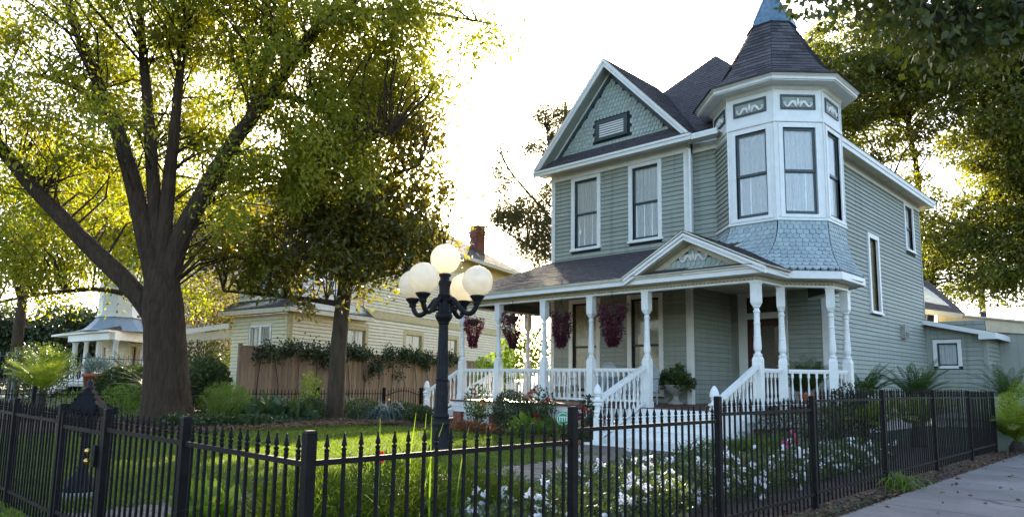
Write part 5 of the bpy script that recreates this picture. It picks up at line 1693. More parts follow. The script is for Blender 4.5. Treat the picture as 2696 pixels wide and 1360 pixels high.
# potted palm by the turret corner of the porch
pp2 = thing("potted_palm", "dark green feathery potted palm beside the front door on the porch", "planter", (-6.5, 16.6, ZF))
MB().lathe([(.16, 0), (.22, .3), (.24, .34), (.2, .34)], (-6.5, 16.6, ZF), 16).build("pot", "terracotta", pp2, True)
link(fronds((-6.5, 16.6, ZF + .3), 34, .95, .24, 20, (.15, .9), "palm_leaf", "fronds", .5), "fronds", pp2, kind="stuff")
link(fronds((-6.6, 16.5, ZF + .3), 26, .7, .22, 16, (.2, 1.2), "palm_leaf", "fronds", .7), "fronds", pp2, kind="stuff")
# round alarm-company sign by the steps
sg = thing("yard_sign", "round green yard sign with white lettering left of the front steps", "sign", (-10.45, 12.6, .2))
MB().tube([(-10.45, 12.62, .15), (-10.45, 12.62, .62)], .01, 6).build("stake", "blue_steel", sg)
sn_ = Vector((.69, -.72, 0))
sd_ = Vector((.72, .69, 0))
so3 = Vector((-10.45, 12.6, .62))
disc = MB().extr([(.16 * math.cos(i * 2 * math.pi / 8 + R(22.5)), .16 * math.sin(i * 2 * math.pi / 8 + R(22.5))) for i in range(8)], so3, sd_, Vector((0, 0, 1)), sn_ * .012).build("sign_panel", "sign_green", sg)
rg = MB()
oc = [(math.cos(i * 2 * math.pi / 24), math.sin(i * 2 * math.pi / 24)) for i in range(24)]
for i in range(24):
    a, b = oc[i], oc[(i + 1) % 24]
    rg.quad(*[so3 + sn_ * .016 + sd_ * (p[0] * k) + Vector((0, 0, p[1] * k)) for p, k in ((a, .125), (b, .125), (b, .138), (a, .138))])
rg.build("border_line", "sign_white", disc)
lw = MB()
for x0, y0, x1, y1 in ((-.085, -.06, -.065, .05), (-.03, -.06, -.01, .06), (.025, -.06, .045, .06), (.075, -.05, .095, .05), (-.09, .035, .1, .055)):
    lw.add([so3 + sn_ * z + sd_ * x + Vector((0, 0, y)) for z in (.013, .018) for x, y in ((x0, y0), (x1, y0), (x1, y1), (x0, y1))], [(4, 5, 6, 7), (0, 1, 5, 4), (1, 2, 6, 5), (2, 3, 7, 6), (3, 0, 4, 7)])
lw.build("lettering", "sign_white", disc, kind="stuff")
# ================================================================ TREES
HR, HF = np.array([.7212, .6927, 0]), np.array([-.6927, .7212, 0])
def LD(l_, d, z): return HR * l_ + HF * d + np.array([0, 0, z])
def ell(rows):
    """crown lobes given as (sideways, depth, height, radii) -> world ellipsoids"""
    return [(*LD(l_, d, z), (rl + rd) / 2, (rl + rd) / 2, rz) for l_, d, z, rl, rd, rz in rows]
def tree(name, label, trunk, trad, limbs, lobes, ncl, per, spread, leafL, leafW, material, bark, down=.25, twig=.03, group=None, shell=.4, seg=14, tint=None, cat="tree", rough=.07, flat=1.):
    base = trunk[0]
    t = thing(name, label, cat, (float(base[0]), float(base[1]), .2), group)
    tp = smooth_line(trunk, 2)
    big = trad[0] > .5
    if big: tp = densify(tp, .07)
    MBt = MB().tube(tp, list(np.interp(np.linspace(0, 1, len(tp)), np.linspace(0, 1, len(trad)), trad)), 84 if big else seg, rough=0 if big else rough, ridge=(17, .045) if big else None)
    to = MBt.build("trunk", bark, t, True)
    allp = []
    for pts, r0, r1 in limbs:
        sp = smooth_line(pts, 2)
        if big: sp = densify(sp, .12)
        MB().tube(sp, list(np.linspace(r0, r1, len(sp))), 40 if big else 10, rough=0 if big else .06, ridge=(9, .06) if big else None).build("limb", bark, t, True)
        allp.append(densify(sp))
    if not allp: allp = [densify(tp)]
    E_ = ell(lobes)
    C_ = in_ellipsoids(E_, ncl, shell)
    tw = MB()
    twig_tubes(tw, allp, C_, twig)
    tw.build("branches", bark, t, True, kind="stuff")
    sp = spread * (.6 + .8 * rng.random(ncl))
    sp3 = np.stack([sp, sp, sp * flat], 1)
    P, D = cluster_leaves(C_, sp3, per, down)
    n = len(P)
    tn = None
    if tint is not None:
        ct = np.repeat(rng.random(ncl), per)
        tn = np.clip(tint * (.5 * ct + .7 * rng.random(n)), 0, 1)
    link(leaf_mesh("crown", material, P, D, leafL * (.7 + .6 * rng.random(n)), leafW * (.7 + .6 * rng.random(n)), tint=tn), "crown", t, kind="stuff")
    return t
# --- great oak on the left: forked trunk, five big limbs
ok = [(-18.35, 7.05, .1), (-18.40, 7.0, .5), (-18.46, 6.95, 1.3), (-18.54, 6.87, 2.4), (-18.64, 6.77, 3.3), (-18.70, 6.72, 4.05)]
limbs = [
    ([(-18.62, 6.80, 2.6), (-19.07, 6.36, 3.42), (-19.54, 5.91, 4.05), (-20.13, 5.34, 4.75), (-20.65, 4.84, 5.46), (-21.22, 4.3, 6.18), (-21.72, 3.82, 6.96), (-22.39, 3.17, 7.95), (-23.2, 2.4, 9.0)], .245, .12),
    ([(-18.72, 6.70, 3.3), (-18.85, 6.57, 4.1), (-19.01, 6.42, 4.77), (-19.21, 6.23, 5.7), (-19.46, 5.99, 6.74), (-19.79, 5.67, 7.9), (-20.15, 5.33, 8.87), (-20.48, 5.01, 9.84), (-20.81, 4.69, 10.84), (-21.1, 4.5, 12)], .26, .09),
    ([(-18.78, 6.80, 3.5), (-18.86, 6.62, 4.88), (-18.98, 6.48, 6.12), (-19.12, 6.34, 7.38), (-19.25, 6.21, 8.67), (-19.43, 6.04, 9.98), (-19.58, 5.9, 11.76)], .215, .07),
    ([(-18.66, 6.72, 3.6), (-18.68, 6.72, 5.3), (-18.71, 6.72, 6.55), (-18.66, 6.75, 7.71), (-18.67, 6.75, 9.12), (-18.6, 6.82, 10.66)], .215, .07),
    ([(-18.60, 6.82, 3.4), (-18.50, 6.92, 4.45), (-18.34, 7.06, 5.2), (-18.02, 7.37, 6.14), (-17.74, 7.64, 6.99), (-17.34, 8.03, 7.96), (-16.92, 8.42, 8.72), (-16.52, 8.82, 9.71), (-16.1, 9.22, 10.6), (-15.67, 9.63, 11.51)], .26, .09),
    ([(-16.85, 8.5, 8.72), (-16.32, 9.0, 8.62), (-15.63, 9.67, 8.1), (-15.25, 10.03, 7.89), (-14.6, 10.6, 7.7)], .08, .03),
    ([(-16.92, 8.42, 8.75), (-16.2, 8.7, 9.9), (-15.2, 9.3, 10.9), (-14.0, 10.0, 11.3), (-12.9, 10.9, 11.2)], .13, .03),
    ([(-16.1, 9.22, 10.6), (-15.0, 9.9, 11.0), (-13.6, 10.9, 10.8), (-12.2, 12.0, 10.4)], .09, .02),
    ([(-19.8, 5.67, 7.9), (-20.8, 5.2, 8.9), (-21.9, 4.8, 9.4), (-22.8, 4.2, 9.7)], .12, .04),
    ([(-17.3, 8.05, 8.0), (-17.6, 8.5, 9.4), (-17.5, 8.8, 10.8), (-17.3, 9, 12)], .12, .04)]
oak = tree("oak_tree", "great forked oak with mossy dark bark filling the left of the garden", ok, [.68, .555, .50, .475, .475, .34], limbs,
     [(-12.8, 17.8, 8.8, 2.4, 2.4, 2.2), (-13.4, 18.8, 6.6, 1.6, 1.6, 1.3), (-10.6, 19.8, 10.6, 3.2, 2.4, 2.2), (-10.8, 15.6, 10.4, 2.4, 1.6, 1.2), (-8.5, 17, 11.2, 2.8, 2.4, 1.6), (-6.5, 18.6, 10.9, 3.0, 2.4, 2.0), (-4.2, 17.6, 10.7, 3.0, 2.2, 1.4), (-2.0, 17.0, 10.35, 2.2, 1.8, .95), (-1.3, 17.0, 9.5, 1.2, 1.2, .7), (-9.4, 15.8, 7.6, .9, .9, .8), (-6.0, 17.6, 8.6, 2.2, 1.4, 1.4), (-4.3, 17.9, 8.2, 2.2, 1.4, 1.4), (-4.6, 17.6, 6.9, 1.7, 1.2, 1.0), (-6.2, 17.4, 6.4, 1.3, 1.0, 1.0), (-6.9, 17.2, 5.2, .8, .7, .6), (-11.4, 17.5, 7.0, 1.2, 1.0, 1.0),
      (-9.6, 20.4, 7.8, 2.6, 1.8, 1.9), (-7.2, 20.2, 7.6, 2.2, 1.6, 1.7), (-12.2, 20.2, 6.0, 2.0, 1.4, 1.6), (-7.4, 20, 5.2, 1.2, 1.0, 1.0), (-3.2, 18.5, 9.4, 1.8, 1.4, 1.0), (-9.4, 16.3, 5.3, .5, .5, .45)],
     640, 160, .5, .14, .030, "oak_leaf", "oak_bark", .45, .026, tint=1.0, seg=22, rough=.09, flat=.8)
# roots flare and scar
rt = MB()
for k in range(9):
    a = k * .7 + .2
    c, s = math.cos(a), math.sin(a)
    rt.tube([(-18.36 + c * .40, 7.04 + s * .40, .7), (-18.36 + c * .56, 7.04 + s * .56, .36), (-18.36 + c * .95, 7.04 + s * .95, .2), (-18.36 + c * 1.15, 7.04 + s * 1.15, .12)], [.14, .13, .09, .04], 8, rough=.1)
rt.build("roots", "oak_bark", oak, True, kind="stuff")
# --- magnolia
mg = [(-18.22, 11.61, .1), (-18.2, 11.64, 2.03), (-18.16, 11.68, 3.43), (-18.08, 11.75, 4.98), (-18.09, 11.74, 6.56), (-18.04, 11.79, 7.8), (-18.0, 11.8, 10)]
ml = []
for z, l_, d, dz in ((3.6, -3.4, -.5, .3), (4.2, 3.0, -.6, .5), (4.6, -2.6, .8, .8), (5.2, 2.6, 1.0, 1.0), (6, -2.2, -.8, 1.0), (6.6, 2.2, -.7, 1.1), (7.4, -1.5, .6, 1.2), (8, 1.4, .4, 1.3), (5.6, 1.0, -2.2, .6), (4.4, -1.2, -2.2, .4)):
    b0 = np.array([-18.12, 11.72, z])
    ml.append(([b0, b0 + HR * l_ * .4 + HF * d * .4 + np.array([0, 0, dz * .6]), b0 + HR * l_ + HF * d + np.array([0, 0, dz])], .10, .03))
mt = tree("magnolia_tree", "dark glossy magnolia tree behind the street lamp", mg, [.30, .24, .22, .2, .15, .12, .05], ml,
     [(-5.2, 21, 6.0, 3.0, 2.6, 1.7), (-7.4, 20.6, 5.0, 1.8, 1.8, 1.05), (-3.3, 21, 5.9, 1.6, 2.0, 1.7), (-4.8, 21.4, 8.6, 2.2, 2.4, 1.7), (-3.0, 20.8, 7.3, 1.5, 1.4, .8), (-2.0, 20.6, 6.9, .9, .9, .5), (-3.4, 20.4, 4.5, 1.1, 1.1, .6), (-5.2, 20, 4.6, 1.6, 1.4, .8), (-4.2, 21.5, 10.4, 2.0, 1.6, 1.6), (-2.9, 21, 9.0, 1.2, 1.2, 1.0), (-6.2, 21.5, 8.0, 1.6, 1.4, 1.2), (-6.5, 20.2, 4.2, 1.4, 1.2, .5), (-7.7, 20.4, 4.1, .7, .6, .5), (-4.3, 20, 4.0, .7, .6, .5), (-2.9, 20.4, 4.1, .5, .5, .6), (-5.9, 20, 3.8, .6, .5, .5), (-8.6, 20.6, 5.2, .8, .7, .6)],
     800, 38, .30, .21, .042, "magnolia_leaf", "grey_bark", .05, .022, tint=.95, shell=.6)
# --- yellowing maple behind the oak
m0 = LD(-14.6, 30, .1)
tree("maple_tree", "bright yellow-green maple behind the oak's left limb", [m0, m0 + [0, 0, 3], m0 + [-.2, 0, 6], m0 + [0, 0, 9]], [.34, .28, .22, .1],
     [([m0 + [0, 0, 4.0], m0 + np.array([-1.6, -1.6, 5.0]), m0 + np.array([-3.3, -3.2, 4.8]), m0 + np.array([-5.2, -5, 4.3])], .15, .04), ([m0 + [0, 0, 5], m0 + np.array([-2, -1, 7]), m0 + np.array([-4, -3, 9])], .12, .04), ([m0 + [0, 0, 5], m0 + np.array([1, 1, 7]), m0 + np.array([2, 2, 8.5])], .1, .03)],
     [(-20, 30, 8.2, 3.6, 3, 2.6), (-16, 31, 8.2, 3, 2.6, 2.4), (-19.5, 29.5, 5.6, 3.0, 2, 1.0), (-15.8, 29, 5.6, 1.4, 1.6, 1.0), (-13.6, 29.4, 6.4, 1.7, 1.5, 1.5), (-13.0, 29.2, 4.9, 1.0, 1, .7)],
     260, 120, .7, .15, .05, "maple_leaf", "grey_bark", .35, .03, tint=1.0)
m1 = LD(-26.2, 38, .1)
tree("maple_tree", "tall golden-green tree at the left edge behind the dark hedge", [m1, m1 + [0, 0, 4], m1 + [.2, 0, 9]], [.3, .25, .1], [],
     [(-23, 38, 11, 5, 4, 4), (-27, 39, 9, 3.5, 3, 3)], 150, 110, .9, .2, .06, "oak_leaf_far", "grey_bark", .3, .03, tint=1.0)
# --- dark trees far left
dk_l = [("dense dark tree at the far left edge behind the steel fence", -42, 58, 4.6, 3.4), ("dense dark tree second from the left edge behind the steel fence", -38.6, 61, 4.8, 3.3), ("dark bushy tree left of the columned porch, topmost of the dark row", -35.6, 62, 4.8, 3.2), ("dark rounded tree touching the columned porch roof", -33, 64, 4.4, 2.8)]
for lb, l_, d, z, r_ in dk_l:
    b0 = LD(l_, d, .1)
    tree("broadleaf_tree", lb, [b0, b0 + [0, 0, 2], b0 + [0, .2, 4]], [.25, .2, .1], [], [(l_, d, z - .6, r_, r_, 2.9), (l_ + 1, d - 1.5, 2.2, 2.2, 1.6, 1.9), (l_ - 1.3, d - 1.2, 2.4, 2, 1.6, 2.0)], 150, 110, .8, .32, .11, "dark_leaf", "dark_bark", .3, .03, "dark trees behind the steel fence", tint=.6)
# shrubs seen below the white and cream houses
def bush(name, lb, lobes, n, L, W, material, cat="shrub", group=None, tint=None, shell=.35, flowers=None, stems=True, D_up=.25, fsize=.05):
    """Shrub: leaves through the volume of a few lobes, stems from the ground, optional blossoms."""
    c = np.mean(np.array(lobes)[:, :3], axis=0)
    t = thing(name, lb, cat, (float(c[0]), float(c[1]), .2), group)
    P = in_ellipsoids(lobes, n, shell)
    P = P[P[:, 2] > .2]
    n = len(P)
    ctr = np.array([c[0], c[1], .1])
    D = unit(unit(P - ctr) * .8 + rng.normal(size=P.shape) * .55 + np.array([0, 0, D_up]))
    link(leaf_mesh("foliage", material, P, D, L * (.7 + .6 * rng.random(n)), W * (.7 + .6 * rng.random(n)), tint=None if tint is None else tint * rng.random(n)), "foliage", t, kind="stuff")
    if stems:
        s = MB()
        for e in lobes:
            for k in range(4):
                p = in_ellipsoids([e], 1)[0]
                if p[2] > .3: s.tube([(e[0] + random.uniform(-.06, .06), e[1] + random.uniform(-.06, .06), .15), ((e[0] + p[0]) / 2, (e[1] + p[1]) / 2, p[2] * .6 + .1), tuple(p)], [.016, .012, .005], 5)
        s.build("stems", "dark_bark", t, kind="stuff")
    if flowers:
        fm, nf, fs = flowers
        F_ = in_ellipsoids(lobes, nf * 4, .12)
        F_ = F_[F_[:, 2] > np.mean([e[2] for e in lobes]) - .35 * np.mean([e[5] for e in lobes])][:nf]
        if nf > 20:                              # blossoms sit in trusses
            F_ = np.repeat(F_[:nf // 4], 4, axis=0)
            F_ = F_ + rng.normal(size=F_.shape) * .06
        k = 9
        Q = np.repeat(F_, k, axis=0)
        Dq = unit(rng.normal(size=Q.shape) + np.array([.35, -.35, .5]))
        link(leaf_mesh("blossoms", fm, Q + rng.normal(size=Q.shape) * fs * .2, Dq, fs * (.8 + .4 * rng.random(len(Q))), fs * .45, fold=.5), "blossoms", t, kind="stuff")
    return t
# --- cedar behind the left edge of the gable
c0 = LD(3.4, 46, .1)
tree("cedar_tree", "tall thin-branched cedar rising behind the left edge of the house gable", [c0, c0 + [0, 0, 8], c0 + [.2, 0, 14], c0 + [0, 0, 20]], [.4, .3, .22, .08],
     [([LD(3.3, 46, 9), LD(1.2, 45, 10), LD(-1.0, 44, 11)], .14, .03), ([LD(3.3, 46, 11), LD(1.4, 45, 13), LD(-.6, 44, 15), LD(-1.0, 44, 16.6)], .13, .03), ([LD(3.3, 46, 13), LD(2.4, 45, 16), LD(2.0, 45, 18.6)], .1, .03)],
     [(-.7, 44, 11.8, 1.3, 1.3, 1.1), (1.2, 45, 12.1, 1.6, 1.5, 1.2), (.8, 45, 10.0, 1.4, 1.4, .9), (2.4, 45, 10.8, 1.2, 1.2, 1.4), (-.9, 44, 15.4, .7, .7, 1.4), (-.5, 44, 13.8, .7, .7, .8), (2.4, 45, 18.7, 1.4, 1.3, .9), (1.2, 45, 16.6, 1.0, 1.0, .6), (3.2, 46, 17, 1.4, 1.4, 1.5), (2.6, 45, 13.6, 1.2, 1.2, .9), (2.0, 45, 9.0, 1.0, 1, .8)],
     430, 100, .5, .19, .030, "cedar_leaf", "dark_bark", .2, .03, tint=1.0)
# --- big live oak behind the house on the right
lo = LD(23.5, 42, .1)
tree("live_oak_tree", "huge live oak behind the right side of the house", [lo, lo + [0, 0, 5], lo + [.4, 0, 8]], [.7, .55, .45],
     [([lo + [0, 0, 5], LD(21, 41, 10), LD(18, 40, 14), LD(15.5, 40, 18)], .22, .05), ([lo + [0, 0, 6], LD(23, 39, 12), LD(21, 37, 17), LD(20, 36, 21)], .22, .05), ([lo + [0, 0, 6], LD(26, 40, 11), LD(29, 38, 14)], .2, .05), ([lo + [0, 0, 5], LD(23.6, 40, 9), LD(22, 38, 11), LD(20, 37, 12)], .2, .05), ([lo + [0, 0, 7], LD(26, 36, 13), LD(25.5, 34, 15)], .2, .05)],
     [(19.8, 38, 18.5, 4.4, 4, 4.2), (16.8, 39, 17.5, 2.2, 2.5, 3.4), (24.5, 35, 17, 4.2, 4, 4.6), (27.5, 36, 13, 3.2, 4, 4), (26, 37, 8.6, 2.6, 2.6, 2.2), (23.6, 38, 10.6, 2.6, 2.6, 1.9), (20.5, 38, 13.2, 2.4, 2.4, 1.6), (22, 39, 7.6, 1.6, 2, 1.3), (28, 35, 20, 4, 4, 3.5), (18.4, 38, 13.6, 1.4, 1.6, .9), (25, 36, 8.2, 2.4, 2, 1.8), (27, 36, 11, 2.6, 2.4, 2.0), (22.6, 37.5, 9.0, 1.8, 1.8, 1.2), (24.6, 36, 6.5, 1.9, 1.6, 1.0), (26.6, 36, 7.4, 1.8, 1.6, 1.3)],
     1450, 125, .64, .20, .055, "live_oak_leaf", "dark_bark", .25, .04, tint=1.0, flat=.55)
# slim trees beyond the rear annex
for (l_, d, h, lb) in ((25.6, 46, 9, "slender leaning trunk beyond the rear roof, left of a pair"), (26.8, 46.5, 9.5, "slender leaning trunk beyond the rear roof, right of a pair")):
    b0 = LD(l_, d, .1)
    tree("young_tree", lb, [b0, LD(l_ + .3, d, 4), LD(l_ + 1.1, d, h)], [.3, .25, .15], [], [(l_ + 1.4, d, h + 1, 1.5, 1.5, 1.0), (l_ + 3, d, h - 1.5, 1.4, 1.4, .8)], 40, 90, .5, .17, .045, "live_oak_leaf", "dark_bark", .2, .03, "slender trunks beyond the annex", tint=1.0)
# --- near street tree whose branch hangs in from the top right
nt_ = LD(9.6, 8.2, .1)
tree("street_tree", "street tree hanging large dark leaves in from the top right corner", [nt_, nt_ + [0, 0, 3], nt_ + [0, 0, 5.2]], [.3, .25, .2],
     [([nt_ + [0, 0, 4.4], LD(7.8, 8, 5.8), LD(6, 7.6, 6.0), LD(4.8, 7.4, 6.0), LD(3.6, 7.2, 5.9)], .13, .02), ([LD(6.6, 7.8, 6.0), LD(5.4, 7.2, 5.6), LD(4.4, 7.0, 5.2)], .05, .012), ([LD(7.4, 8, 5.8), LD(5.6, 8.0, 5.6), LD(5.0, 7.8, 5.15)], .05, .012)],
     [(3.6, 7.2, 5.75, .6, .5, .2), (4.7, 7.2, 5.35, .7, .6, .35), (5.4, 7.4, 5.6, .9, .7, .42), (4.5, 7.3, 5.85, 1.0, .7, .3), (4.75, 7.1, 5.1, .3, .3, .25), (6.3, 7.8, 5.8, .9, .8, .4)],
     140, 42, .25, .11, .034, "near_leaf", "dark_bark", .6, .012, tint=1.0)
# ================================================================ GARDEN PLANTS
# lawn
nb = 150000
gx_ = -17.3 + rng.random(nb) * 14.4
gy_ = 1.55 + rng.random(nb) * 10.8
keep = (gx_ > -17.2 + .3 * np.sin(gy_ * 1.3)) & ~((gx_ < -6.05) & (gx_ > -7.45) & (gy_ < 11.6)) & ~((gx_ > -8.98) & (gx_ < -6.05) & (gy_ > 10.2)) & ~((gx_ > -5.4)) & (gy_ < 12.05 + .2 * np.sin(gx_ * 1.1)) & ~((gx_ < -15) & (gy_ > 12.9 + (gx_ + 15) * .6)) & ~((gx_ - lp[0]) ** 2 + (gy_ - lp[1]) ** 2 < .05)
dist_ = np.abs(gx_ * -.69 + gy_ * .72)
keep &= rng.random(nb) < np.clip(1.25 - (dist_ - 4) / 22, .45, 1)
gx_, gy_ = gx_[keep], gy_[keep]
n = len(gx_)
Pg = np.stack([gx_, gy_, np.full(n, .195)], 1)
Dg = unit(np.stack([rng.normal(size=n) * .45, rng.normal(size=n) * .45, np.ones(n)], 1))
hh = .042 + .04 * rng.random(n)
o = link(leaf_mesh("grass", "grass_blade", Pg, Dg, hh, .0065, tint=.8 * rng.random(n)), "grass", None, kind="stuff")
o["label"] = "short green lawn grass with sunlit streaks inside the iron fence"
o["category"] = "grass"
# mulch chips and fallen leaves on the beds
nm_ = 9000
px_ = np.concatenate([-20 + rng.random(nm_) * 4.6, -15.2 + rng.random(nm_ // 3) * 6])
py_ = np.concatenate([5 + rng.random(nm_) * 8, 12.1 + rng.random(nm_ // 3) * 1.3])
Pm = np.stack([px_, py_, np.where(px_ < -15.4, .30, .235) + rng.random(len(px_)) * .03], 1)
Dm = unit(np.stack([rng.normal(size=len(px_)), rng.normal(size=len(px_)), rng.normal(size=len(px_)) * .25], 1))
mat("chip", (.10, .055, .032), .9, .3, 9, tint=True, tintc=(.20, .11, .05))
o = link(leaf_mesh("mulch_chips", "chip", Pm, Dm, .07 + .05 * rng.random(len(px_)), .016), "mulch_chips", None, kind="stuff")
o["label"] = "brown bark chips and dry leaves scattered over the planting beds"
o["category"] = "mulch"
# soil litter along the side fence
px_, py_ = -3.2 + rng.random(2500) * .65, 4 + rng.random(2500) * 13
Pm = np.stack([px_, py_, .215 + rng.random(2500) * .03], 1)
o = link(leaf_mesh("leaf_litter", "chip", Pm, unit(np.stack([rng.normal(size=2500), rng.normal(size=2500), rng.normal(size=2500) * .2], 1)), .05, .014), "leaf_litter", None, kind="stuff")
o["label"] = "dry leaf litter on the soil strip between side fence and concrete walk"
o["category"] = "leaf litter"
px_, py_ = -2.5 + 3.2 * rng.random(160) ** 1.8, 4 + rng.random(160) * 15
Pm = np.stack([px_, py_, .249 + rng.random(160) * .008], 1)
o = link(leaf_mesh("fallen_leaves", "chip", Pm, unit(np.stack([rng.normal(size=160), rng.normal(size=160), rng.normal(size=160) * .1], 1)), .06, .018), "fallen_leaves", None, kind="stuff")
o["label"] = "brown leaves scattered over the concrete walk"
o["category"] = "leaves"
# ivy on the wooden fence
iv = thing("ivy", "dark ivy spilling over the top of the wooden fence", "ivy", (-22, 11, .2))
IC = []
for i in range(105):
    u = rng.random() * 13.5
    hang = .25 + .35 * abs(math.sin(u * .9 + 1.2)) + (.9 if rng.random() < .10 else 0) + (.6 if 6.4 < u < 7.2 else 0)
    z = 2.62 - hang * rng.random() ** 1.2
    p = wl0 + NU * u + NN * (.1 + .16 * rng.random())
    IC.append((p.x, p.y, z))
IC = np.array(IC)
P, D = cluster_leaves(IC, .2, 60, .5)
D = unit(D + np.array([.6, .0, 0]))
link(leaf_mesh("foliage", "dark_leaf", P, D, .11, .038, tint=rng.random(len(P)) * .9), "foliage", iv, kind="stuff")
ivs = MB()
for k in range(14):
    u = .6 + k * .95
    p = wl0 + NU * u + NN * .05
    ivs.tube([v3(p, .2), v3(p + NU * .1, 1.2), v3(p + NU * random.uniform(-.3, .3), 2.4)], [.015, .012, .008], 5)
ivs.build("stems", "dark_bark", iv, kind="stuff")
# beds on the left and under the trees
def strap(name, lb, x, y, n, L, w, lean, droop, m, spread=.1, group=None, z=.22, cat="plant", lv=.3):
    t = thing(name, lb, cat, (x, y, z), group)
    link(blades((x, y, z), n, L, w, lean, droop, 4, spread, "leaves", m, lv=lv), "leaves", t, kind="stuff")
    return t
GCI = "dark cast-iron plants along the back fence"
for x, y, lb in ((-19.6, 9.2, "broad dark green strap-leaved clump, closest to the oak along the back fence"), (-19.3, 10.0, "broad dark strap-leaved clump second from the oak along the back fence"), (-19.1, 10.9, "broad dark strap-leaved clump just left of the magnolia trunk"), (-18.9, 12.5, "tall dark strap-leaved clump just right of the magnolia trunk")):
    strap("cast_iron_plant", lb, x, y, 70, .75, .09, .5, .35, "palm_leaf", .28, GCI)
bush("elephant_ear", "low clump of broad blue-green leaves in the mulch left of the magnolia", [(-17.9, 9.4, .5, .55, .55, .32), (-17.6, 10.1, .45, .4, .4, .25)], 190, .30, .11, "palm_leaf", "plant", tint=.6, shell=.6)
bush("asparagus_fern", "feathery mid-green fern mound right of the oak trunk", [(-18.5, 8.5, .75, .75, .65, .55), (-19.0, 8.9, .7, .6, .6, .5)], 5200, .10, .006, "fern_leaf", "fern", tint=.5)
bush("asparagus_fern", "feathery fern mound left of the oak trunk", [(-19.9, 6.5, .7, .7, .7, .5), (-20.4, 5.6, .6, .6, .6, .45)], 4200, .10, .006, "fern_leaf", "fern", tint=.5)
bush("ground_cover", "low dark leafy ground cover at the lawn's edge right of the oak", [(-16.9, 7.7, .32, .5, .7, .22), (-17.1, 8.6, .32, .5, .6, .2), (-17.3, 6.9, .34, .5, .5, .22), (-17.2, 9.3, .3, .4, .4, .16)], 3600, .10, .03, "dark_leaf", "ground cover", tint=1.0)
bush("round_shrub", "small rounded light green shrub left of the magnolia's foot", [(-18.0, 10.75, .55, .42, .42, .38)], 2200, .06, .018, "hedge_leaf", tint=.7)
bush("round_shrub", "clipped round shrub between magnolia and blue ornamental grass", [(-17.3, 12.0, .52, .6, .55, .38)], 3200, .05, .015, "hedge_leaf", tint=.3)
strap("ornamental_grass", "fountain of blue-green ornamental grass right of the magnolia", -17.0, 12.55, 420, .85, .012, .7, .95, "blue_grass_leaf", .16, cat="grass")
bush("round_shrub", "dark clipped shrub, left of two before the small garden gate", [(-16.65, 12.9, .45, .6, .5, .36)], 3200, .055, .017, "dark_leaf", tint=.9)
bush("round_shrub", "dark clipped shrub, right of two before the small garden gate", [(-15.7, 12.75, .42, .5, .45, .32)], 3000, .055, .017, "dark_leaf", tint=.9)
bush("tall_shrub", "thin yellow-green shrub sprouting before the wooden fence", [(-19.4, 11.5, 1.1, .35, .35, .55), (-19.5, 11.6, .7, .3, .3, .4)], 420, .09, .03, "lime_leaf", tint=1.0)
# left background garden behind the back fence
def palm(name, lb, x, y, z, n, L, ll, lean, m, trunk=.0, group=None, pairs=22, droop=.7):
    t = thing(name, lb, "palm", (x, y, .2), group)
    MB().lathe([(.14, .1), (.16, .3), (.13, max(.35, z - .05)), (.08, max(.4, z + .05))], (x, y, 0), 10).build("trunk", "dark_bark", t)
    link(fronds((x, y, z), n, L, ll, int(pairs * 1.4), lean, m, "fronds", droop, lw=.016), "fronds", t, kind="stuff")
palm("fan_palm", "arching yellow-green palm behind the fence at far left", -27.8, 6.5, .8, 22, 1.7, .42, (.2, 1.2), "sago_lime")
bush("round_shrub", "ball-shaped clipped shrub behind the yellow-green palm", [(-31.5, 7.3, 1.7, 1.25, 1.25, .95), (-31.5, 7.3, .8, .9, .9, .7)], 4200, .09, .028, "hedge_leaf", tint=.4)
palm("fan_palm", "bushy green palm before the white porch steps", -28.6, 9.6, .9, 30, 1.5, .45, (.1, 1.2), "palm_leaf")
palm("sago_palm", "dark drooping sago palm touching the oak trunk's left side", -25.0, 9.1, .6, 30, 1.5, .2, (.3, 1.25), "palm_leaf")
pt = thing("flower_pot", "orange terracotta pot beside the mailbox top, before the white porch", "pot", (-29.6, 8.6, .2))
MB().lathe([(.28, .0), (.40, .62), (.46, .62), (.46, .74), (.38, .74), (.36, .6)], (-29.6, 8.6, .75), 18).build("pot_body", "terracotta", pt, True)
MB().lathe([(.34, 0), (.34, .55)], (-29.6, 8.6, .2), 14).build("plinth", "stone", pt)
P = in_ellipsoids([(-29.6, 8.6, 1.72, .5, .5, .3)], 500, .5)
link(leaf_mesh("foliage", "blue_grass_leaf", P, unit(P - np.array([-29.6, 8.6, 1.3])), .16, .02), "foliage", pt, kind="stuff")
for k, (l_, d, z, r_, lb) in enumerate(((-19.6, 30.5, .9, 1.2, "leafy shrub below the cream house porch, just right of the oak"), (-11.2, 26.5, 1.1, .9, "leafy shrub at the left end of the wooden fence"), (-14.2, 33, 1.6, 1.5, "tall grey-green shrub under the cream house porch roof"))):
    bush("leafy_shrub", lb, [(*LD(l_ + (5.6 if k == 0 else 0), d - (4 if k == 0 else 0), z), r_, r_, z * .95)], 3200, .14, .045, "hedge_leaf", tint=.8)
bush("olive_tree", "pale olive-green bushy tree before the peach house", [(*LD(-15.6, 37, 5.2), 2.0, 1.8, 1.7), (*LD(-14.4, 37, 3.4), 1.6, 1.5, 1.5)], 6500, .16, .035, "cedar_leaf", "tree", tint=1.0)
bush("lime_shrub", "sunlit lime-green shrub seen through the left end of the porch", [(-17.9, 18.9, 2.2, .8, .8, 1.0), (-17.2, 19.4, 2.6, .5, .5, .9), (-18.5, 18.3, 1.6, .8, .7, .8)], 2600, .13, .045, "lime_leaf", tint=1.0)
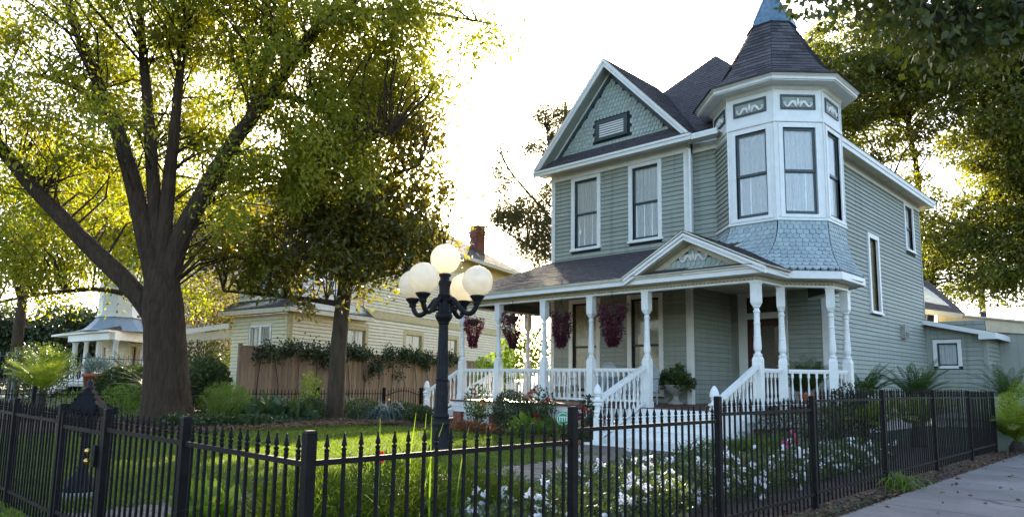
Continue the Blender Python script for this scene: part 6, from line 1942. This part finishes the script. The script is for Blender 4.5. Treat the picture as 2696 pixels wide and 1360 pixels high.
# bed in front of the porch
bush("boxwood", "round dark boxwood below the porch railing between two rose bushes", [(-12.2, 12.75, .72, .52, .48, .52)], 6500, .04, .013, "dark_leaf", tint=.8, shell=.3)
bush("rose_bush", "thin rose bush with pale sunlit leaves at the porch's left corner", [(-13.35, 12.7, .85, .42, .35, .5), (-13.2, 12.6, .6, .3, .3, .3)], 800, .065, .022, "hedge_leaf", tint=1.0, flowers=("red_petal", 3, .07))
bush("rose_bush", "rose bush with deep red blooms right of the round boxwood", [(-11.5, 13.0, .85, .42, .34, .48), (-11.6, 12.9, .6, .35, .3, .35)], 900, .065, .022, "hedge_leaf", tint=.8, flowers=("red_petal", 6, .085))
bush("rose_bush", "rose bush with red blooms directly left of the front steps", [(-9.9, 12.95, .75, .35, .3, .42)], 600, .065, .022, "dark_leaf", tint=.8, flowers=("red_petal", 5, .085))
bush("red_ground_cover", "low reddish ground cover plants at the lawn's edge below the porch", [(-13.2, 12.05, .3, .45, .25, .16), (-12.6, 12.0, .3, .5, .25, .17), (-12.0, 11.95, .28, .4, .2, .12), (-13.8, 12.1, .26, .35, .2, .1)], 2000, .07, .022, "red_leaf", "ground cover", tint=1.0, stems=False)
bush("hosta", "bright lime hosta at the lawn's edge below the red roses", [(-11.35, 12.3, .38, .3, .28, .2)], 170, .20, .07, "lime_leaf", "plant", tint=.8, shell=.7, stems=False)
strap("liriope", "green strappy clump in front of the round yard sign", -10.9, 12.3, 420, .55, .02, .8, .9, "fern_leaf", .2)
strap("liriope", "green strappy clump left of the yard sign", -11.05, 12.75, 420, .6, .02, .8, .9, "fern_leaf", .22)
strap("liriope", "green strappy clump between yard sign and steps", -10.0, 12.2, 380, .5, .02, .8, .9, "fern_leaf", .2)
# right of the steps
strap("liriope", "dark green strappy clump at the right foot of the front steps", -6.0, 11.1, 420, .42, .02, .7, .8, "fern_leaf", .22)
strap("liriope", "dark green strappy clump before the right stair newel", -5.5, 11.6, 420, .5, .02, .7, .8, "fern_leaf", .25)
strap("liriope", "dark green strappy clump left of the grey rosemary shrub", -5.2, 12.1, 420, .55, .02, .7, .8, "fern_leaf", .22)
bush("rosemary_shrub", "grey-green needle-leaved shrub under the turret corner of the porch", [(-5.5, 13.1, .68, .62, .55, .5), (-5.0, 13.7, .66, .55, .55, .48)], 5200, .06, .009, "cedar_leaf", tint=.3)
bush("jasmine_shrub", "dark shrub with tiny pale flowers climbing to the porch rail by the turret", [(-4.9, 14.6, .85, .5, .5, .65)], 2600, .06, .02, "dark_leaf", tint=.6, flowers=("white_petal", 40, .03))
az = [(-3.65, 2.5, .42, "white azalea closest to the corner fence post"), (-3.75, 3.5, .48, "white azalea second from the corner along the side fence"), (-3.75, 4.5, .55, "white azalea behind the first fence panel's far end"), (-3.8, 5.6, .60, "white azalea behind the post left of the front steps"), (-3.85, 6.7, .62, "large white azalea before the middle of the front steps"), (-3.85, 7.8, .60, "white azalea before the right stair newel"), (-3.9, 8.9, .60, "white azalea below the turret porch's left post"), (-3.9, 10.0, .60, "white azalea below the turret porch rail"), (-3.95, 11.1, .58, "white azalea right below the turret porch corner"), (-4.0, 12.2, .55, "white azalea left of the lime sago palms, farthest down the fence"), (-4.75, 6.2, .52, "white azalea of the back row nearest the brick path"), (-4.85, 7.5, .54, "white azalea of the back row before the steps"), (-4.9, 8.8, .52, "white azalea of the back row before the strappy clumps")]
for i, (x, y, h, lb) in enumerate(az):
    hh_ = h * .66
    bush("azalea", lb, [(x, y, .2 + hh_ * .55, .55, .60, hh_ * .62), (x - .12, y + .3, .2 + hh_ * .5, .45, .4, hh_ * .55), (x + .1, y - .3, .2 + hh_ * .45, .45, .4, hh_ * .5)], 2600, .042, .014, "hedge_leaf", group="white azaleas along the side fence", tint=.9, flowers=("white_petal", 44, .040), shell=.3)
bush("geranium", "single bright pink blossom plant among the azaleas below the turret", [(-4.5, 10.6, .62, .12, .12, .12)], 90, .05, .02, "hedge_leaf", "plant", flowers=("pink_petal", 5, .07))
for x, y, z, n, L, lb in ((-4.7, 14.6, .55, 26, 1.0, "lime sago palm left of a pair behind the side fence"), (-4.3, 16.6, .6, 28, 1.1, "lime sago palm right of a pair behind the side fence"), (-2.7, 17.2, .38, 46, 1.45, "bright lime sago palm at the far end of the side fence beside the walk")):
    palm("sago_palm", lb, x, y, z, n, L, .26, (.4, 1.35), "sago_lime", group="lime sago palms along the side fence")
for x, y, z, n, L, lb in ((-5.7, 17.6, .95, 30, 1.15, "dark sago palm against the side wall, nearest the turret porch"), (-5.4, 20.9, 1.0, 30, 1.3, "dark sago palm before the annex corner with upright fronds"), (-4.0, 24.5, .95, 26, 1.4, "dark sago palm below the small annex window"), (-2.0, 21.5, .8, 28, 1.5, "dark sago palm at the right edge beyond the walk")):
    palm("sago_palm", lb, x, y, z, n, L, .2, (.2, 1.2), "palm_leaf", group="dark sago palms by the side wall")
strap("liriope", "grassy clump growing outside the side fence beside the concrete walk", -2.72, 9.7, 90, .34, .016, 1.0, 1.1, "fern_leaf", .08)
# wispy grass and bits behind the corner post
for x, y, h, lb in ((-4.05, 2.5, .62, "feathery green fern mound directly behind the corner fence post"), (-4.3, 3.3, .66, "feathery green fern mound right of the corner post"), (-4.95, 3.0, .5, "feathery green fern mound between corner post and lawn"), (-4.5, 4.3, .5, "feathery green fern mound left of the first azaleas")):
    bush("feather_fern", lb, [(x, y, .2 + h * .5, .55, .5, h * .58), (x - .2, y + .2, .2 + h * .4, .45, .4, h * .45)], 13000, .05, .0042, "wispy_leaf", "fern", "feathery ferns behind the corner post", tint=.9, D_up=.15)
    link(blades((x, y, .25), 22, h * 1.2, .005, .5, .6, 5, .22, "stalks", "wispy_leaf", lv=.35), "stalks", bpy.data.objects[[o.name for o in bpy.data.objects if o.get("label") == lb][0]], kind="stuff")
strap("seed_stalks", "few upright pale green stalks rising above the corner post", -3.9, 2.9, 8, .95, .012, .12, .1, "lime_leaf", .22, lv=.12)
bush("lettuce_plant", "bright lime leafy plant at the foot of the front fence", [(-5.1, 2.25, .42, .22, .2, .26)], 130, .16, .05, "lime_leaf", "plant", tint=.8, shell=.6, stems=False)
rs = thing("rose", "single red rose on a stem right of the corner post", "flower", (-3.6, 2.6, .2))
MB().tube([(-3.6, 2.6, .2), (-3.58, 2.62, .7), (-3.56, 2.6, .985)], [.006, .005, .004], 5).build("stem", "hedge_leaf", rs)
Q = np.tile(np.array([[-3.56, 2.6, .99]]), (26, 1))
link(leaf_mesh("bloom", "red_petal", Q + rng.normal(size=Q.shape) * .006, unit(rng.normal(size=Q.shape) + np.array([0, 0, .5])), .035, .018, fold=.8), "bloom", rs)
